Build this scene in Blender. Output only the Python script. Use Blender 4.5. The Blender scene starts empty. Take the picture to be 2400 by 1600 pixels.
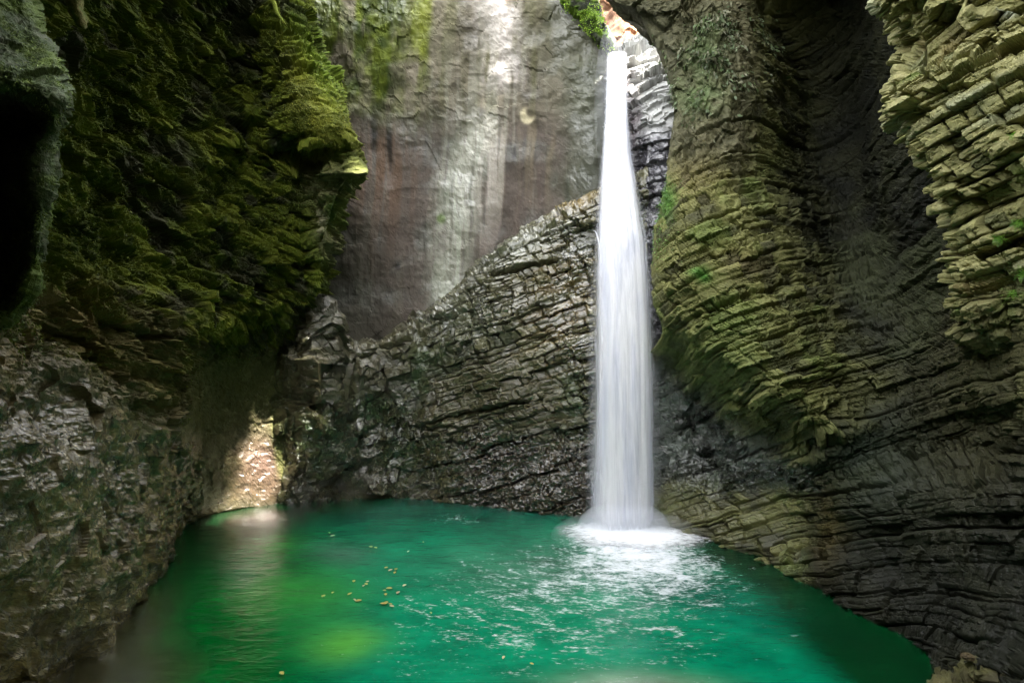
import bpy, math, random, os
import numpy as np
from mathutils import Vector, Matrix

random.seed(7)
RNG = np.random.default_rng(11)
DET = float(os.environ.get("DET", "1.0"))      # mesh density
C = bpy.context.scene.collection
F, HZ = 1333.0, 5.9                            # focal length in photo pixels, eye height over the pool
f4 = np.float32

# ------------------------------------------------------------------ basics
def pt(px, py, Y):
    return ((px - 1200.0) / F * Y, Y, HZ - (py - 800.0) / F * Y)

def pix(P):
    Y = np.maximum(P[..., 1], 0.5)
    return P[..., 0] / Y * F + 1200.0, 800.0 - (P[..., 2] - HZ) / Y * F

def shore(px, py):                             # point of the water plane seen at a pixel
    Y = HZ * F / (py - 800.0)
    return ((px - 1200.0) / F * Y, Y, 0.0)

def sm(a, b, x):
    t = np.clip((x - a) / (b - a), 0, 1)
    return t * t * (3 - 2 * t)

def blob(x, y, cx, cy, rx, ry, ang=0.0, p=1.0):
    c, s = math.cos(ang), math.sin(ang)
    u = ((x - cx) * c + (y - cy) * s) / rx
    v = (-(x - cx) * s + (y - cy) * c) / ry
    return np.exp(-((u * u + v * v) ** p))

def H(ix, iy, iz, seed):
    h = (ix.astype(np.uint32) * np.uint32(374761393) + iy.astype(np.uint32) * np.uint32(668265263)
         + iz.astype(np.uint32) * np.uint32(2246822519) + np.uint32((seed * 3266489917) & 0xffffffff))
    h = (h ^ (h >> np.uint32(13))) * np.uint32(1274126177)
    h = (h ^ (h >> np.uint32(16))) * np.uint32(2654435761)
    return h ^ (h >> np.uint32(15))

def R01(h):
    return (h & np.uint32(0xffffff)).astype(f4) * f4(1 / 16777216.0)

def vnoise(x, y, z, seed=0):
    x, y, z = x.astype(f4), y.astype(f4), z.astype(f4)
    fx, fy, fz = np.floor(x), np.floor(y), np.floor(z)
    ix, iy, iz = fx.astype(np.int32), fy.astype(np.int32), fz.astype(np.int32)
    tx, ty, tz = x - fx, y - fy, z - fz
    tx = tx * tx * tx * (tx * (tx * 6 - 15) + 10); ty = ty * ty * ty * (ty * (ty * 6 - 15) + 10); tz = tz * tz * tz * (tz * (tz * 6 - 15) + 10)
    out = 0
    for dx in (0, 1):
        wx = tx if dx else 1 - tx
        for dy in (0, 1):
            wy = wx * (ty if dy else 1 - ty)
            for dz in (0, 1):
                out = out + wy * (tz if dz else 1 - tz) * R01(H(ix + dx, iy + dy, iz + dz, seed))
    return out * 2 - 1

def fbm(x, y, z, o=4, seed=0, g=0.5, lac=2.03):
    a, s, n = 1.0, 0, 0
    for k in range(o):
        q = lac ** k
        s = s + a * vnoise(x * q + 3.7 * k, y * q + 1.3 * k, z * q, seed + k); n += a; a *= g
    return s / n

def ridged(x, y, z, o=4, seed=0):
    a, s, n = 1.0, 0, 0
    for k in range(o):
        q = 2.1 ** k
        s = s + a * (1 - 2 * np.abs(vnoise(x * q, y * q, z * q, seed + k))); n += a; a *= 0.5
    return s / n

def cells(x, y, z, seed=0, jit=0.9):
    """nearest feature point: its random value, a faceted height, and the gap to the cell edge"""
    x, y, z = x.astype(f4), y.astype(f4), z.astype(f4)
    fx, fy, fz = np.floor(x), np.floor(y), np.floor(z)
    ix, iy, iz = fx.astype(np.int32), fy.astype(np.int32), fz.astype(np.int32)
    d1 = np.full(x.shape, 9, f4); d2 = d1.copy(); hid = np.zeros(x.shape, np.uint32)
    ox = np.zeros(x.shape, f4); oy = ox.copy(); oz = ox.copy()
    for dx in (-1, 0, 1):
        for dy in (-1, 0, 1):
            for dz in (-1, 0, 1):
                h = H(ix + dx, iy + dy, iz + dz, seed)
                a = (h & np.uint32(1023)).astype(f4) / 1023; b = ((h >> np.uint32(10)) & np.uint32(1023)).astype(f4) / 1023
                c = ((h >> np.uint32(20)) & np.uint32(1023)).astype(f4) / 1023
                vx = x - (fx + dx + 0.5 + (a - .5) * jit); vy = y - (fy + dy + 0.5 + (b - .5) * jit); vz = z - (fz + dz + 0.5 + (c - .5) * jit)
                d = vx * vx + vy * vy + vz * vz
                m = d < d1
                d2 = np.where(m, d1, np.minimum(d2, d))
                d1 = np.where(m, d, d1); hid = np.where(m, h, hid)
                ox = np.where(m, vx, ox); oy = np.where(m, vy, oy); oz = np.where(m, vz, oz)
    h2 = (hid * np.uint32(2654435761)) ^ (hid >> np.uint32(7))
    ra = (h2 & np.uint32(1023)).astype(f4) / 511.5 - 1; rb = ((h2 >> np.uint32(10)) & np.uint32(1023)).astype(f4) / 511.5 - 1
    rc = ((h2 >> np.uint32(20)) & np.uint32(1023)).astype(f4) / 511.5 - 1
    return rb * 0 + ra, ox * ra + oy * rb + oz * rc, np.sqrt(d2) - np.sqrt(d1)

def strata(s, a, t, w, seed, skew=0.0, t0=0.3):
    """bedded, jointed rock: block value, layer value, distance to bed plane and joint, local coords"""
    n = vnoise(s / t * 0.31, s * 0 + 2.2, s * 0, seed + 9) * 0.9 + 0.10 * vnoise(s / t * .5, a / w * .35, s * 0, seed + 10)        # uneven bed thickness
    q = s / t + n
    i = np.floor(q); fs = q - i
    ii = i.astype(np.int32); z0 = np.zeros_like(ii)
    rl = R01(H(ii, z0, z0, seed))
    wi = w * (0.35 + 1.5 * R01(H(ii, z0 + 1, z0, seed)))
    p = (a + skew * fs * t) / wi + 17 * R01(H(ii, z0 + 2, z0, seed))
    p = p + 0.35 * vnoise(p * 0.7, i.astype(f4) * 3.1, s * 0, seed + 5)
    j = np.floor(p); fa = p - j
    jj = j.astype(np.int32)
    rb = R01(H(ii, jj, z0 + 3, seed)); rt = R01(H(ii, jj, z0 + 4, seed)); rs = R01(H(ii, jj, z0 + 5, seed))
    es = np.minimum(fs, 1 - fs) * t; ea = np.minimum(fa, 1 - fa) * wi
    return rb * 2 - 1, rl * 2 - 1, es, ea, fs - 0.5, fa - 0.5, rt * 2 - 1, rs

# ------------------------------------------------------------------ surfaces from a net of (px, py, depth)
def cr(Pn, ts):
    """Catmull-Rom along axis 0"""
    n = Pn.shape[0]
    i = np.clip(np.floor(ts).astype(int), 0, n - 2); t = (ts - i)[:, None, None]
    g = lambda k: Pn[np.clip(k, 0, n - 1)]
    p0, p1, p2, p3 = g(i - 1), g(i), g(i + 1), g(i + 2)
    m1, m2 = (p2 - p0) * 0.5, (p3 - p1) * 0.5
    m1 = np.where((i == 0)[:, None, None], p2 - p1, m1)
    # keep the tangents short where neighbouring spans differ a lot
    L = np.linalg.norm(p2 - p1, axis=2, keepdims=True) + 1e-6
    for m in (m1, m2):
        k = np.minimum(1, 1.6 * L / (np.linalg.norm(m, axis=2, keepdims=True) + 1e-6)); m *= k
    t2, t3 = t * t, t * t * t
    return (2 * t3 - 3 * t2 + 1) * p1 + (t3 - 2 * t2 + t) * m1 + (-2 * t3 + 3 * t2) * p2 + (t3 - t2) * m2

def samples(counts):
    out = []
    for k, n in enumerate(counts):
        out.append(k + np.arange(n) / n)
    out.append([len(counts)])
    return np.concatenate(out)

def net_surface(rows, step=3.4, pxcap=(-120, 2520), down=None):
    """rows: list of rows of (px,py,Y). Spacing in photo pixels per face = step, coarser outside the frame"""
    N = np.array([[pt(*c) if len(c) == 3 else c[:3] for c in r] for r in rows], dtype=float)
    if down is not None:
        last = N[-1].copy(); last[:, 2] = down
        N = np.concatenate([N, last[None]], 0)
    px, py = pix(N)
    def count(a, b, axis_len):
        d = np.hypot(px[a] - px[b], py[a] - py[b]); dy = np.linalg.norm(N[a] - N[b], axis=-1)
        mx, my = (px[a] + px[b]) / 2, (py[a] + py[b]) / 2
        out = (mx < -100) | (mx > 2500) | (my < -100) | (my > 1680)
        d = np.where(out, d * 0.12, d)
        d = np.maximum(d, np.where(out, 4, dy * 14))
        return d
    dr = [int(max(3, np.max(count((k, slice(None)), (k + 1, slice(None)), 0)) / step * DET)) for k in range(N.shape[0] - 1)]
    dc = [int(max(3, np.percentile(count((slice(None), k), (slice(None), k + 1), 1), 85) / step * DET)) for k in range(N.shape[1] - 1)]
    tr, tc = samples(dr), samples(dc)
    A = cr(N, tr)                                   # rows dense
    B = cr(np.transpose(A, (1, 0, 2)), tc)          # cols dense
    return np.ascontiguousarray(np.transpose(B, (1, 0, 2))).astype(f4)

def normals(P):
    du = np.gradient(P, axis=1); dv = np.gradient(P, axis=0)
    n = np.cross(du, dv)
    n /= np.linalg.norm(n, axis=2, keepdims=True) + 1e-9
    # the net runs left to right, top to bottom: du x dv points to the camera side or away; face the camera
    v = np.array([0, 0, HZ]) - P
    flip = np.sign(np.median(np.sum(n * v, axis=2)))
    return (n * flip).astype(f4)

def smooth_n(n, k=6):
    for _ in range(k):
        m = n.copy()
        m[1:] += n[:-1]; m[:-1] += n[1:]; m[:, 1:] += n[:, :-1]; m[:, :-1] += n[:, 1:]
        n = m
        n /= np.linalg.norm(n, axis=2, keepdims=True) + 1e-9
    return n

def arc(P):
    d = np.linalg.norm(np.diff(P[..., :2], axis=1), axis=2)
    row = d.mean(0)
    a = np.concatenate([[0], np.cumsum(row)])
    return np.broadcast_to(a[None, :], P.shape[:2]).astype(f4)

def grid_object(name, P, mat, attrs=None, parent=None, smooth=False):
    nr, nc = P.shape[:2]
    me = bpy.data.meshes.new(name)
    me.vertices.add(nr * nc)
    me.vertices.foreach_set("co", P.reshape(-1).astype(f4))
    idx = np.arange(nr * nc, dtype=np.int32).reshape(nr, nc)
    q = np.stack([idx[:-1, :-1], idx[1:, :-1], idx[1:, 1:], idx[:-1, 1:]], -1).reshape(-1, 4)
    me.loops.add(q.size); me.polygons.add(len(q))
    me.loops.foreach_set("vertex_index", q.reshape(-1))
    me.polygons.foreach_set("loop_start", np.arange(0, q.size, 4, dtype=np.int32))
    me.update(calc_edges=True)
    me.polygons.foreach_set("use_smooth", np.full(len(q), smooth, dtype=bool))
    for k, v in (attrs or {}).items():
        if v.ndim == 3:
            at = me.attributes.new(k, "FLOAT_COLOR", "POINT")
            rgba = np.ones((nr * nc, 4), f4); rgba[:, :3] = v.reshape(-1, 3)
            at.data.foreach_set("color", rgba.reshape(-1))
        else:
            at = me.attributes.new(k, "FLOAT", "POINT")
            at.data.foreach_set("value", v.reshape(-1).astype(f4))
    me.materials.append(mat)
    o = bpy.data.objects.new(name, me); C.objects.link(o)
    if parent: o.parent = parent
    return o

def soup_object(name, V, Fc, mat, cols=None, parent=None, smooth=False):
    me = bpy.data.meshes.new(name)
    me.from_pydata([tuple(map(float, v)) for v in V], [], [tuple(map(int, f)) for f in Fc])
    me.update()
    me.polygons.foreach_set("use_smooth", np.full(len(me.polygons), smooth, dtype=bool))
    if cols is not None:
        at = me.attributes.new("Col", "FLOAT_COLOR", "POINT")
        rgba = np.ones((len(V), 4), f4); rgba[:, :3] = cols
        at.data.foreach_set("color", rgba.reshape(-1))
    me.materials.append(mat)
    o = bpy.data.objects.new(name, me); C.objects.link(o)
    if parent: o.parent = parent
    return o

def tag(o, label=None, cat=None, group=None, kind=None):
    if label: o["label"] = label
    if cat: o["category"] = cat
    if group: o["group"] = group
    if kind: o["kind"] = kind
    return o

def empty(name, loc=(0, 0, 0)):
    o = bpy.data.objects.new(name, None); C.objects.link(o); o.location = loc
    return o

def mixc(a, b, m):
    m = np.clip(m, 0, 1)[..., None]
    return a * (1 - m) + np.array(b, f4) * m

# ------------------------------------------------------------------ materials
def new_mat(name):
    m = bpy.data.materials.new(name); m.use_nodes = True
    nt = m.node_tree; nt.nodes.clear()
    return m, nt, nt.nodes.new("ShaderNodeOutputMaterial")

def N(nt, t, **kw):
    n = nt.nodes.new(t)
    for k, v in kw.items():
        if k == "inp":
            for a, b in v.items(): n.inputs[a].default_value = b
        else: setattr(n, k, v)
    return n

def mathn(nt, op, a, b=None, c=None, clamp=False):
    n = nt.nodes.new("ShaderNodeMath"); n.operation = op; n.use_clamp = clamp
    for i, v in enumerate((a, b, c)):
        if v is None: continue
        if isinstance(v, (int, float)): n.inputs[i].default_value = v
        else: nt.links.new(v, n.inputs[i])
    return n.outputs[0]

def rock_material(name, fine=22.0, bump=0.35, wet_rough=0.22, dry_rough=0.85, speck=0.5, stretch=(1, 1, 1), dist=0.03, wetspec=0.5, coat=0.7, tint=(1, 1, 1)):
    m, nt, out = new_mat(name); L = nt.links.new
    b = N(nt, "ShaderNodeBsdfPrincipled")
    tc = N(nt, "ShaderNodeTexCoord")
    mp = N(nt, "ShaderNodeMapping"); mp.inputs["Scale"].default_value = stretch
    L(tc.outputs["Object"], mp.inputs["Vector"])
    n1 = N(nt, "ShaderNodeTexNoise", inp={"Scale": fine, "Detail": 8.0, "Roughness": 0.65})
    n2 = N(nt, "ShaderNodeTexNoise", inp={"Scale": fine * 0.22, "Detail": 6.0, "Roughness": 0.6})
    L(mp.outputs[0], n1.inputs["Vector"]); L(mp.outputs[0], n2.inputs["Vector"])
    at = N(nt, "ShaderNodeAttribute", attribute_name="Col")
    wt = N(nt, "ShaderNodeAttribute", attribute_name="wet")
    k = mathn(nt, "MULTIPLY_ADD", n1.outputs["Fac"], speck * 1.6, 1 - speck * 0.8)
    k2 = mathn(nt, "MULTIPLY_ADD", n2.outputs["Fac"], speck * 1.3, 1 - speck * 0.65)
    kk = mathn(nt, "MULTIPLY", mathn(nt, "MULTIPLY", k, k2), 0.80)
    vm = N(nt, "ShaderNodeVectorMath", operation="SCALE")
    L(at.outputs["Color"], vm.inputs[0]); L(kk, vm.inputs["Scale"])
    tn = N(nt, "ShaderNodeVectorMath", operation="MULTIPLY"); tn.inputs[1].default_value = tint
    L(vm.outputs[0], tn.inputs[0]); L(tn.outputs[0], b.inputs["Base Color"])
    wn = mathn(nt, "MULTIPLY", wt.outputs["Fac"], mathn(nt, "MULTIPLY_ADD", n2.outputs["Fac"], 1.6, 0.15), clamp=True)
    r = mathn(nt, "MULTIPLY_ADD", wn, wet_rough - dry_rough, dry_rough)
    L(r, b.inputs["Roughness"])
    L(mathn(nt, "MULTIPLY_ADD", wn, wetspec, 0.15), b.inputs["Specular IOR Level"])
    L(mathn(nt, "MULTIPLY", wn, coat), b.inputs["Coat Weight"]); b.inputs["Coat Roughness"].default_value = 0.13; b.inputs["Coat IOR"].default_value = 1.6
    n3 = N(nt, "ShaderNodeTexNoise", inp={"Scale": fine * 0.55, "Detail": 5.0, "Roughness": 0.55}); L(mp.outputs[0], n3.inputs["Vector"])
    bc = N(nt, "ShaderNodeBump", inp={"Strength": 0.9, "Distance": 0.05}); L(n3.outputs["Fac"], bc.inputs["Height"]); L(bc.outputs[0], b.inputs["Coat Normal"])
    bp = N(nt, "ShaderNodeBump", inp={"Strength": bump, "Distance": dist})
    h = mathn(nt, "ADD", n1.outputs["Fac"], mathn(nt, "MULTIPLY", n2.outputs["Fac"], 1.5))
    L(h, bp.inputs["Height"]); L(bp.outputs[0], b.inputs["Normal"])
    L(b.outputs[0], out.inputs[0])
    return m

M_ROCK = rock_material("bedded_rock", tint=(.93, 1.0, .72), bump=0.6, speck=0.75)
M_WET = rock_material("wet_bedded_rock", tint=(.95, 1.0, .78), fine=18, bump=0.6, wet_rough=0.16, speck=0.7, dist=0.04, wetspec=0.6, coat=1.0)
M_SMOOTH = rock_material("smooth_stained_rock", fine=16, bump=0.35, speck=0.35, dist=0.02)
M_MOSSY = rock_material("mossy_rock", fine=30, bump=0.8, speck=0.75, dist=0.05)

def simple_mat(name, col=None, rough=0.6, attr=False, transl=0.0, spec=0.3):
    m, nt, out = new_mat(name); L = nt.links.new
    b = N(nt, "ShaderNodeBsdfPrincipled", inp={"Roughness": rough, "Specular IOR Level": spec})
    if attr:
        at = N(nt, "ShaderNodeAttribute", attribute_name="Col"); src = at.outputs["Color"]
    else:
        tc = N(nt, "ShaderNodeTexCoord"); nz = N(nt, "ShaderNodeTexNoise", inp={"Scale": 6.0, "Detail": 5.0})
        L(tc.outputs["Object"], nz.inputs["Vector"])
        vm = N(nt, "ShaderNodeVectorMath", operation="SCALE"); vm.inputs[0].default_value = col
        L(mathn(nt, "MULTIPLY_ADD", nz.outputs["Fac"], 0.9, 0.55), vm.inputs["Scale"]); src = vm.outputs[0]
    L(src, b.inputs["Base Color"])
    if transl > 0:
        t = N(nt, "ShaderNodeBsdfTranslucent"); L(src, t.inputs["Color"])
        mx = N(nt, "ShaderNodeMixShader"); mx.inputs[0].default_value = transl
        L(b.outputs[0], mx.inputs[1]); L(t.outputs[0], mx.inputs[2]); L(mx.outputs[0], out.inputs[0])
    else: L(b.outputs[0], out.inputs[0])
    return m
M_LEAF = simple_mat("leaf", attr=True, rough=0.5, transl=0.35)
# ================================================================== ROCK MASSES
BED = lambda P, kx=0.32, ky=0.45: P[..., 2] - kx * P[..., 0] + ky * P[..., 1]
GREY = np.array((0.20, 0.19, 0.15), f4)

def base_warp(P, s=0.35, a=0.25, seed=1):
    return fbm(P[..., 0] * s, P[..., 1] * s, P[..., 2] * s, 3, seed) * a

def tufts(name, P, n, mask, count, size, cols, parent, down=0.5, seed=1, kindstuff=True):
    """many small leaf-sized fronds standing on a rock surface where mask says so"""
    rg = np.random.default_rng(seed)
    M = mask.reshape(-1); idx = np.nonzero(rg.random(M.size) < M)[0]
    idx = rg.choice(idx, min(count, len(idx)), replace=False)
    p = P.reshape(-1, 3)[idx] + n.reshape(-1, 3)[idx] * .01 + rg.normal(0, .02, (len(idx), 3))
    d = n.reshape(-1, 3)[idx] * .8 + rg.normal(0, .55, (len(idx), 3)) + np.array((0, 0, -down)); d /= np.linalg.norm(d, axis=1, keepdims=True)
    s_ = np.cross(d, rg.normal(0, 1, (len(idx), 3))); s_ /= np.linalg.norm(s_, axis=1, keepdims=True)
    L = (size * (.5 + rg.random(len(idx))))[:, None]; w = L * .22
    V = np.stack([p, p + d * L * .5 + s_ * w, p + d * L + np.array((0, 0, -.15)) * L, p + d * L * .5 - s_ * w], 1).reshape(-1, 3).astype(f4)
    me = bpy.data.meshes.new(name); k = len(idx)
    me.vertices.add(k * 4); me.vertices.foreach_set("co", V.reshape(-1)); me.loops.add(k * 4); me.polygons.add(k)
    me.loops.foreach_set("vertex_index", np.arange(k * 4, dtype=np.int32)); me.polygons.foreach_set("loop_start", np.arange(0, k * 4, 4, dtype=np.int32)); me.update(calc_edges=True)
    c = np.array(cols, f4)[rg.integers(0, len(cols), k)] * (.6 + .7 * rg.random((k, 1))); rgba = np.ones((k, 4, 4), f4); rgba[:, :, :3] = c[:, None, :]
    at = me.attributes.new("Col", "FLOAT_COLOR", "POINT"); at.data.foreach_set("color", rgba.reshape(-1)); me.materials.append(M_LEAF)
    o = bpy.data.objects.new(name, me); C.objects.link(o); o.parent = parent
    return tag(o, kind="stuff")

# ---------------------------------------------------------------- smooth stained back wall
def back_wall():
    cols = [(560, 21.0), (660, 21.4), (760, 21.9), (870, 22.3), (980, 22.5), (1090, 22.5), (1200, 22.3), (1310, 21.9), (1385, 21.4)]
    rows = []
    for y, dY, e in ((-420, 1.2, 1372), (-200, 0.8, 1378), (0, -0.1, 1395), (60, -0.15, 1412), (120, -0.1, 1434), (180, -0.05, 1426), (285, 0.0, 1420), (420, 0.15, 1418),
                     (600, 0.2, 1425), (800, 0.1, 1440), (1000, -0.1, 1450), (1300, -0.3, 1450)):
        r = [(p, y, Y + dY) for p, Y in cols]
        r[-1] = (e - 28, y, 21.4 + dY)
        r += [(e, y, 21.9 + dY), (e - 12, y, 25.5)]
        rows.append(r)
    B = net_surface(rows, 3.2)
    n = smooth_n(normals(B), 4); px, py = pix(B)
    x, y, z = B[..., 0], B[..., 1], B[..., 2]
    wob = fbm(x * 0.5, y * 0.5, z * 0.5, 3, 3) * 22
    top = 1 - sm(-45, 45, py + 1.6 * wob + 30 * fbm(x * 2, y, z * 2, 3, 46) - 285 + 0.05 * (px - 1100))          # rough grey rock above the smooth face
    rough = fbm(x * 1.3, y, z * 1.3, 5, 21)
    c1, c2, c3 = cells(x * 1.1, y * 1.1, z * 1.4, 5)
    d = base_warp(B, 0.3, 0.3, 2) + 0.035 * fbm(x * 1.5, y, z * 1.1, 4, 8)
    d = d + top * (0.10 + 0.20 * rough + 0.06 * c2 + .07 * ridged(x * 1.2, y, z * 1.6, 5, 47))
    # scalloped flakes and pits on the smooth face
    f1, f2, f3 = cells(x * 0.75 + wob * .02, y, z * 0.6, 15)
    d = d + (1 - top) * (0.02 * f2 + 0.05 * ridged(x * .55, y, z * .5, 5, 33) + 0.03 * ridged(x * 1.9, y, z * 1.2, 4, 34) + .04 * fbm(x * .9, y, z * .9, 5, 35))
    d = d + 0.022 * fbm(x * 7, y * 7, z * 6, 4, 45)
    # big mossy knobs, upper left part
    ml = (1 - sm(900, 1080, px + 40 * rough)) * (1 - sm(180, 330, py + wob * 3 + 0.15 * (px - 900)))
    k1, k2, k3 = cells(x * 1.5, y * 1.5, z * 0.9, 51)
    d = d + ml * (0.25 * np.abs(k2) + 0.22 * fbm(x * 2.1, y, z * 0.8, 4, 52))
    P = B + n * d[..., None]
    # ---- colour: vertical water stains
    X = px + 0.10 * (py - 300) * 0.6 + wob * 0.4
    st = fbm(X / 26.0, x * 0, z * 0.16, 4, 61)
    st2 = fbm(X / 9.0, x * 0, z * 0.35, 3, 67)
    mot = fbm(x * 1.1, y, z * 0.9, 5, 71)
    col = np.zeros(P.shape, f4) + np.array((0.135, 0.11, 0.092), f4)
    col = mixc(col, (0.088, 0.082, 0.066), sm(-.3, .5, mot))
    col = mixc(col, (0.175, 0.155, 0.12), 0.55 * sm(0.0, 0.6, st) * sm(200, 420, py))
    # brown wash left of centre
    col = mixc(col, (0.15, 0.085, 0.045), 0.75 * blob(px, py, 900, 400, 70, 170, 0.15) * sm(-.5, .3, st2 + mot * .5))
    col = mixc(col, (0.12, 0.075, 0.06), 0.5 * blob(px, py, 1150, 470, 130, 180) * sm(-.3, .4, st2))
    # pale lime band: leaves (1170,250), runs down to (1060,600), (1090,850)
    cx = np.interp(py, [200, 300, 450, 620, 750, 900], [1150, 1120, 1078, 1052, 1062, 1085])
    band = np.exp(-((px - cx) / (48 + 14 * mot)) ** 2) * sm(235, 310, py) * (1 - sm(820, 960, py))
    col = mixc(col, (0.30, 0.32, 0.24), band * (0.35 + 0.75 * sm(-.45, .35, st2 + mot * .4)))
    # pink-white streaks right of it
    b2 = blob(px, py, 1150, 400, 60, 150, 0.08) * sm(-.1, .35, st + 0.6 * st2)
    col = mixc(col, (0.42, 0.37, 0.33), 0.75 * b2)
    col = mixc(col, (0.34, 0.28, 0.17), 0.6 * blob(px, py, 1250, 360, 60, 110) * sm(-.3, .4, st))
    # dark runs
    col = mixc(col, (0.035, 0.03, 0.022), 0.7 * sm(.25, .5, st2 - 0.1) * sm(.0, .4, mot))
    for (a, b, r, q) in ((915, 330, 7, 70), (880, 300, 9, 60), (1335, 445, 7, 26), (1338, 480, 9, 20), (1205, 360, 6, 20), (932, 622, 6, 10)):
        col = mixc(col, (0.02, 0.018, 0.014), 0.9 * blob(px + wob * .3, py, a, b, r, q, 0, 2))
    # grey-green upper rock
    cg = mixc(np.zeros(P.shape, f4) + np.array((0.175, 0.155, 0.112), f4), (0.09, 0.078, 0.052), sm(-.4, .5, rough + 0.6 * mot))
    cg = mixc(cg, (0.11, 0.11, 0.05), 0.6 * sm(0, .5, st))
    col = mixc(col, cg, top)
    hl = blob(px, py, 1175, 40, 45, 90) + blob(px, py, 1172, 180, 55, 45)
    col = mixc(col, (0.55, 0.50, 0.46), 0.9 * hl * sm(-.5, .2, mot + st2 * .5))  # pale patches paint sunlight where the sun spots fall
    # stains that run on over both
    col = mixc(col, (0.24, 0.235, 0.18), 0.5 * sm(.0, .5, st2 + .5 * st) * sm(60, 200, py) * (1 - sm(420, 600, py)) * sm(950, 1050, px) * (1 - sm(1250, 1330, px)))
    # right edge greenish black, wet
    col = mixc(col, (0.045, 0.05, 0.035), 0.85 * sm(1330, 1400, px + 30 * mot) * sm(100, 170, py))
    col = mixc(col, (0.075, 0.085, 0.045), 0.6 * sm(1260, 1340, px + 60 * mot))
    # lower left: dark brown grey to green at the corner
    col = mixc(col, (0.055, 0.055, 0.04), 0.75 * sm(0, 1, (960 - px) / 200 + (py - 600) / 500))
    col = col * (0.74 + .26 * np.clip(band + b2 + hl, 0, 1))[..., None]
    # moss
    mo = ml * sm(-.55, .2, mot + 0.7 * st + 0.25) + 0.6 * top * (1 - sm(960, 1060, px)) * sm(-.3, .4, st + mot)
    mossc = mixc(np.zeros(P.shape, f4) + np.array((0.07, 0.09, 0.007), f4), (0.025, 0.038, 0.005), sm(-.3, .4, fbm(x * 3, y, z * 2, 3, 81)))
    mossc = mixc(mossc, (0.15, 0.17, 0.02), 0.7 * blob(px, py, 985, 90, 30, 90) + 0.7 * blob(px, py, 1020, 30, 50, 40))
    col = col * (1 - np.clip(mo, 0, 1)[..., None]) + mossc * np.clip(mo, 0, 1)[..., None]
    col = mixc(col, (0.10, 0.16, 0.03), 0.8 * blob(px, py, 1034, 512, 11, 12, 0, 2))
    # pale flaked scar, crescent
    sc = blob(px, py, 1238, 275, 17, 17, 0, 3) * (1 - blob(px, py, 1248, 266, 15, 15, 0, 3))
    col = mixc(col, (0.5, 0.44, 0.29), np.clip(sc * 1.6, 0, 1))
    wet = np.clip(0.45 * sm(1280, 1400, px) + 0.5 * band + 0.35 * sm(-.1, .4, mot), 0, 1)
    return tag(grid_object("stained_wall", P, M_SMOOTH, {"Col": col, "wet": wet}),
               "smooth purple-brown rock wall streaked with pale vertical water stains behind the pool", "rock wall")

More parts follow.
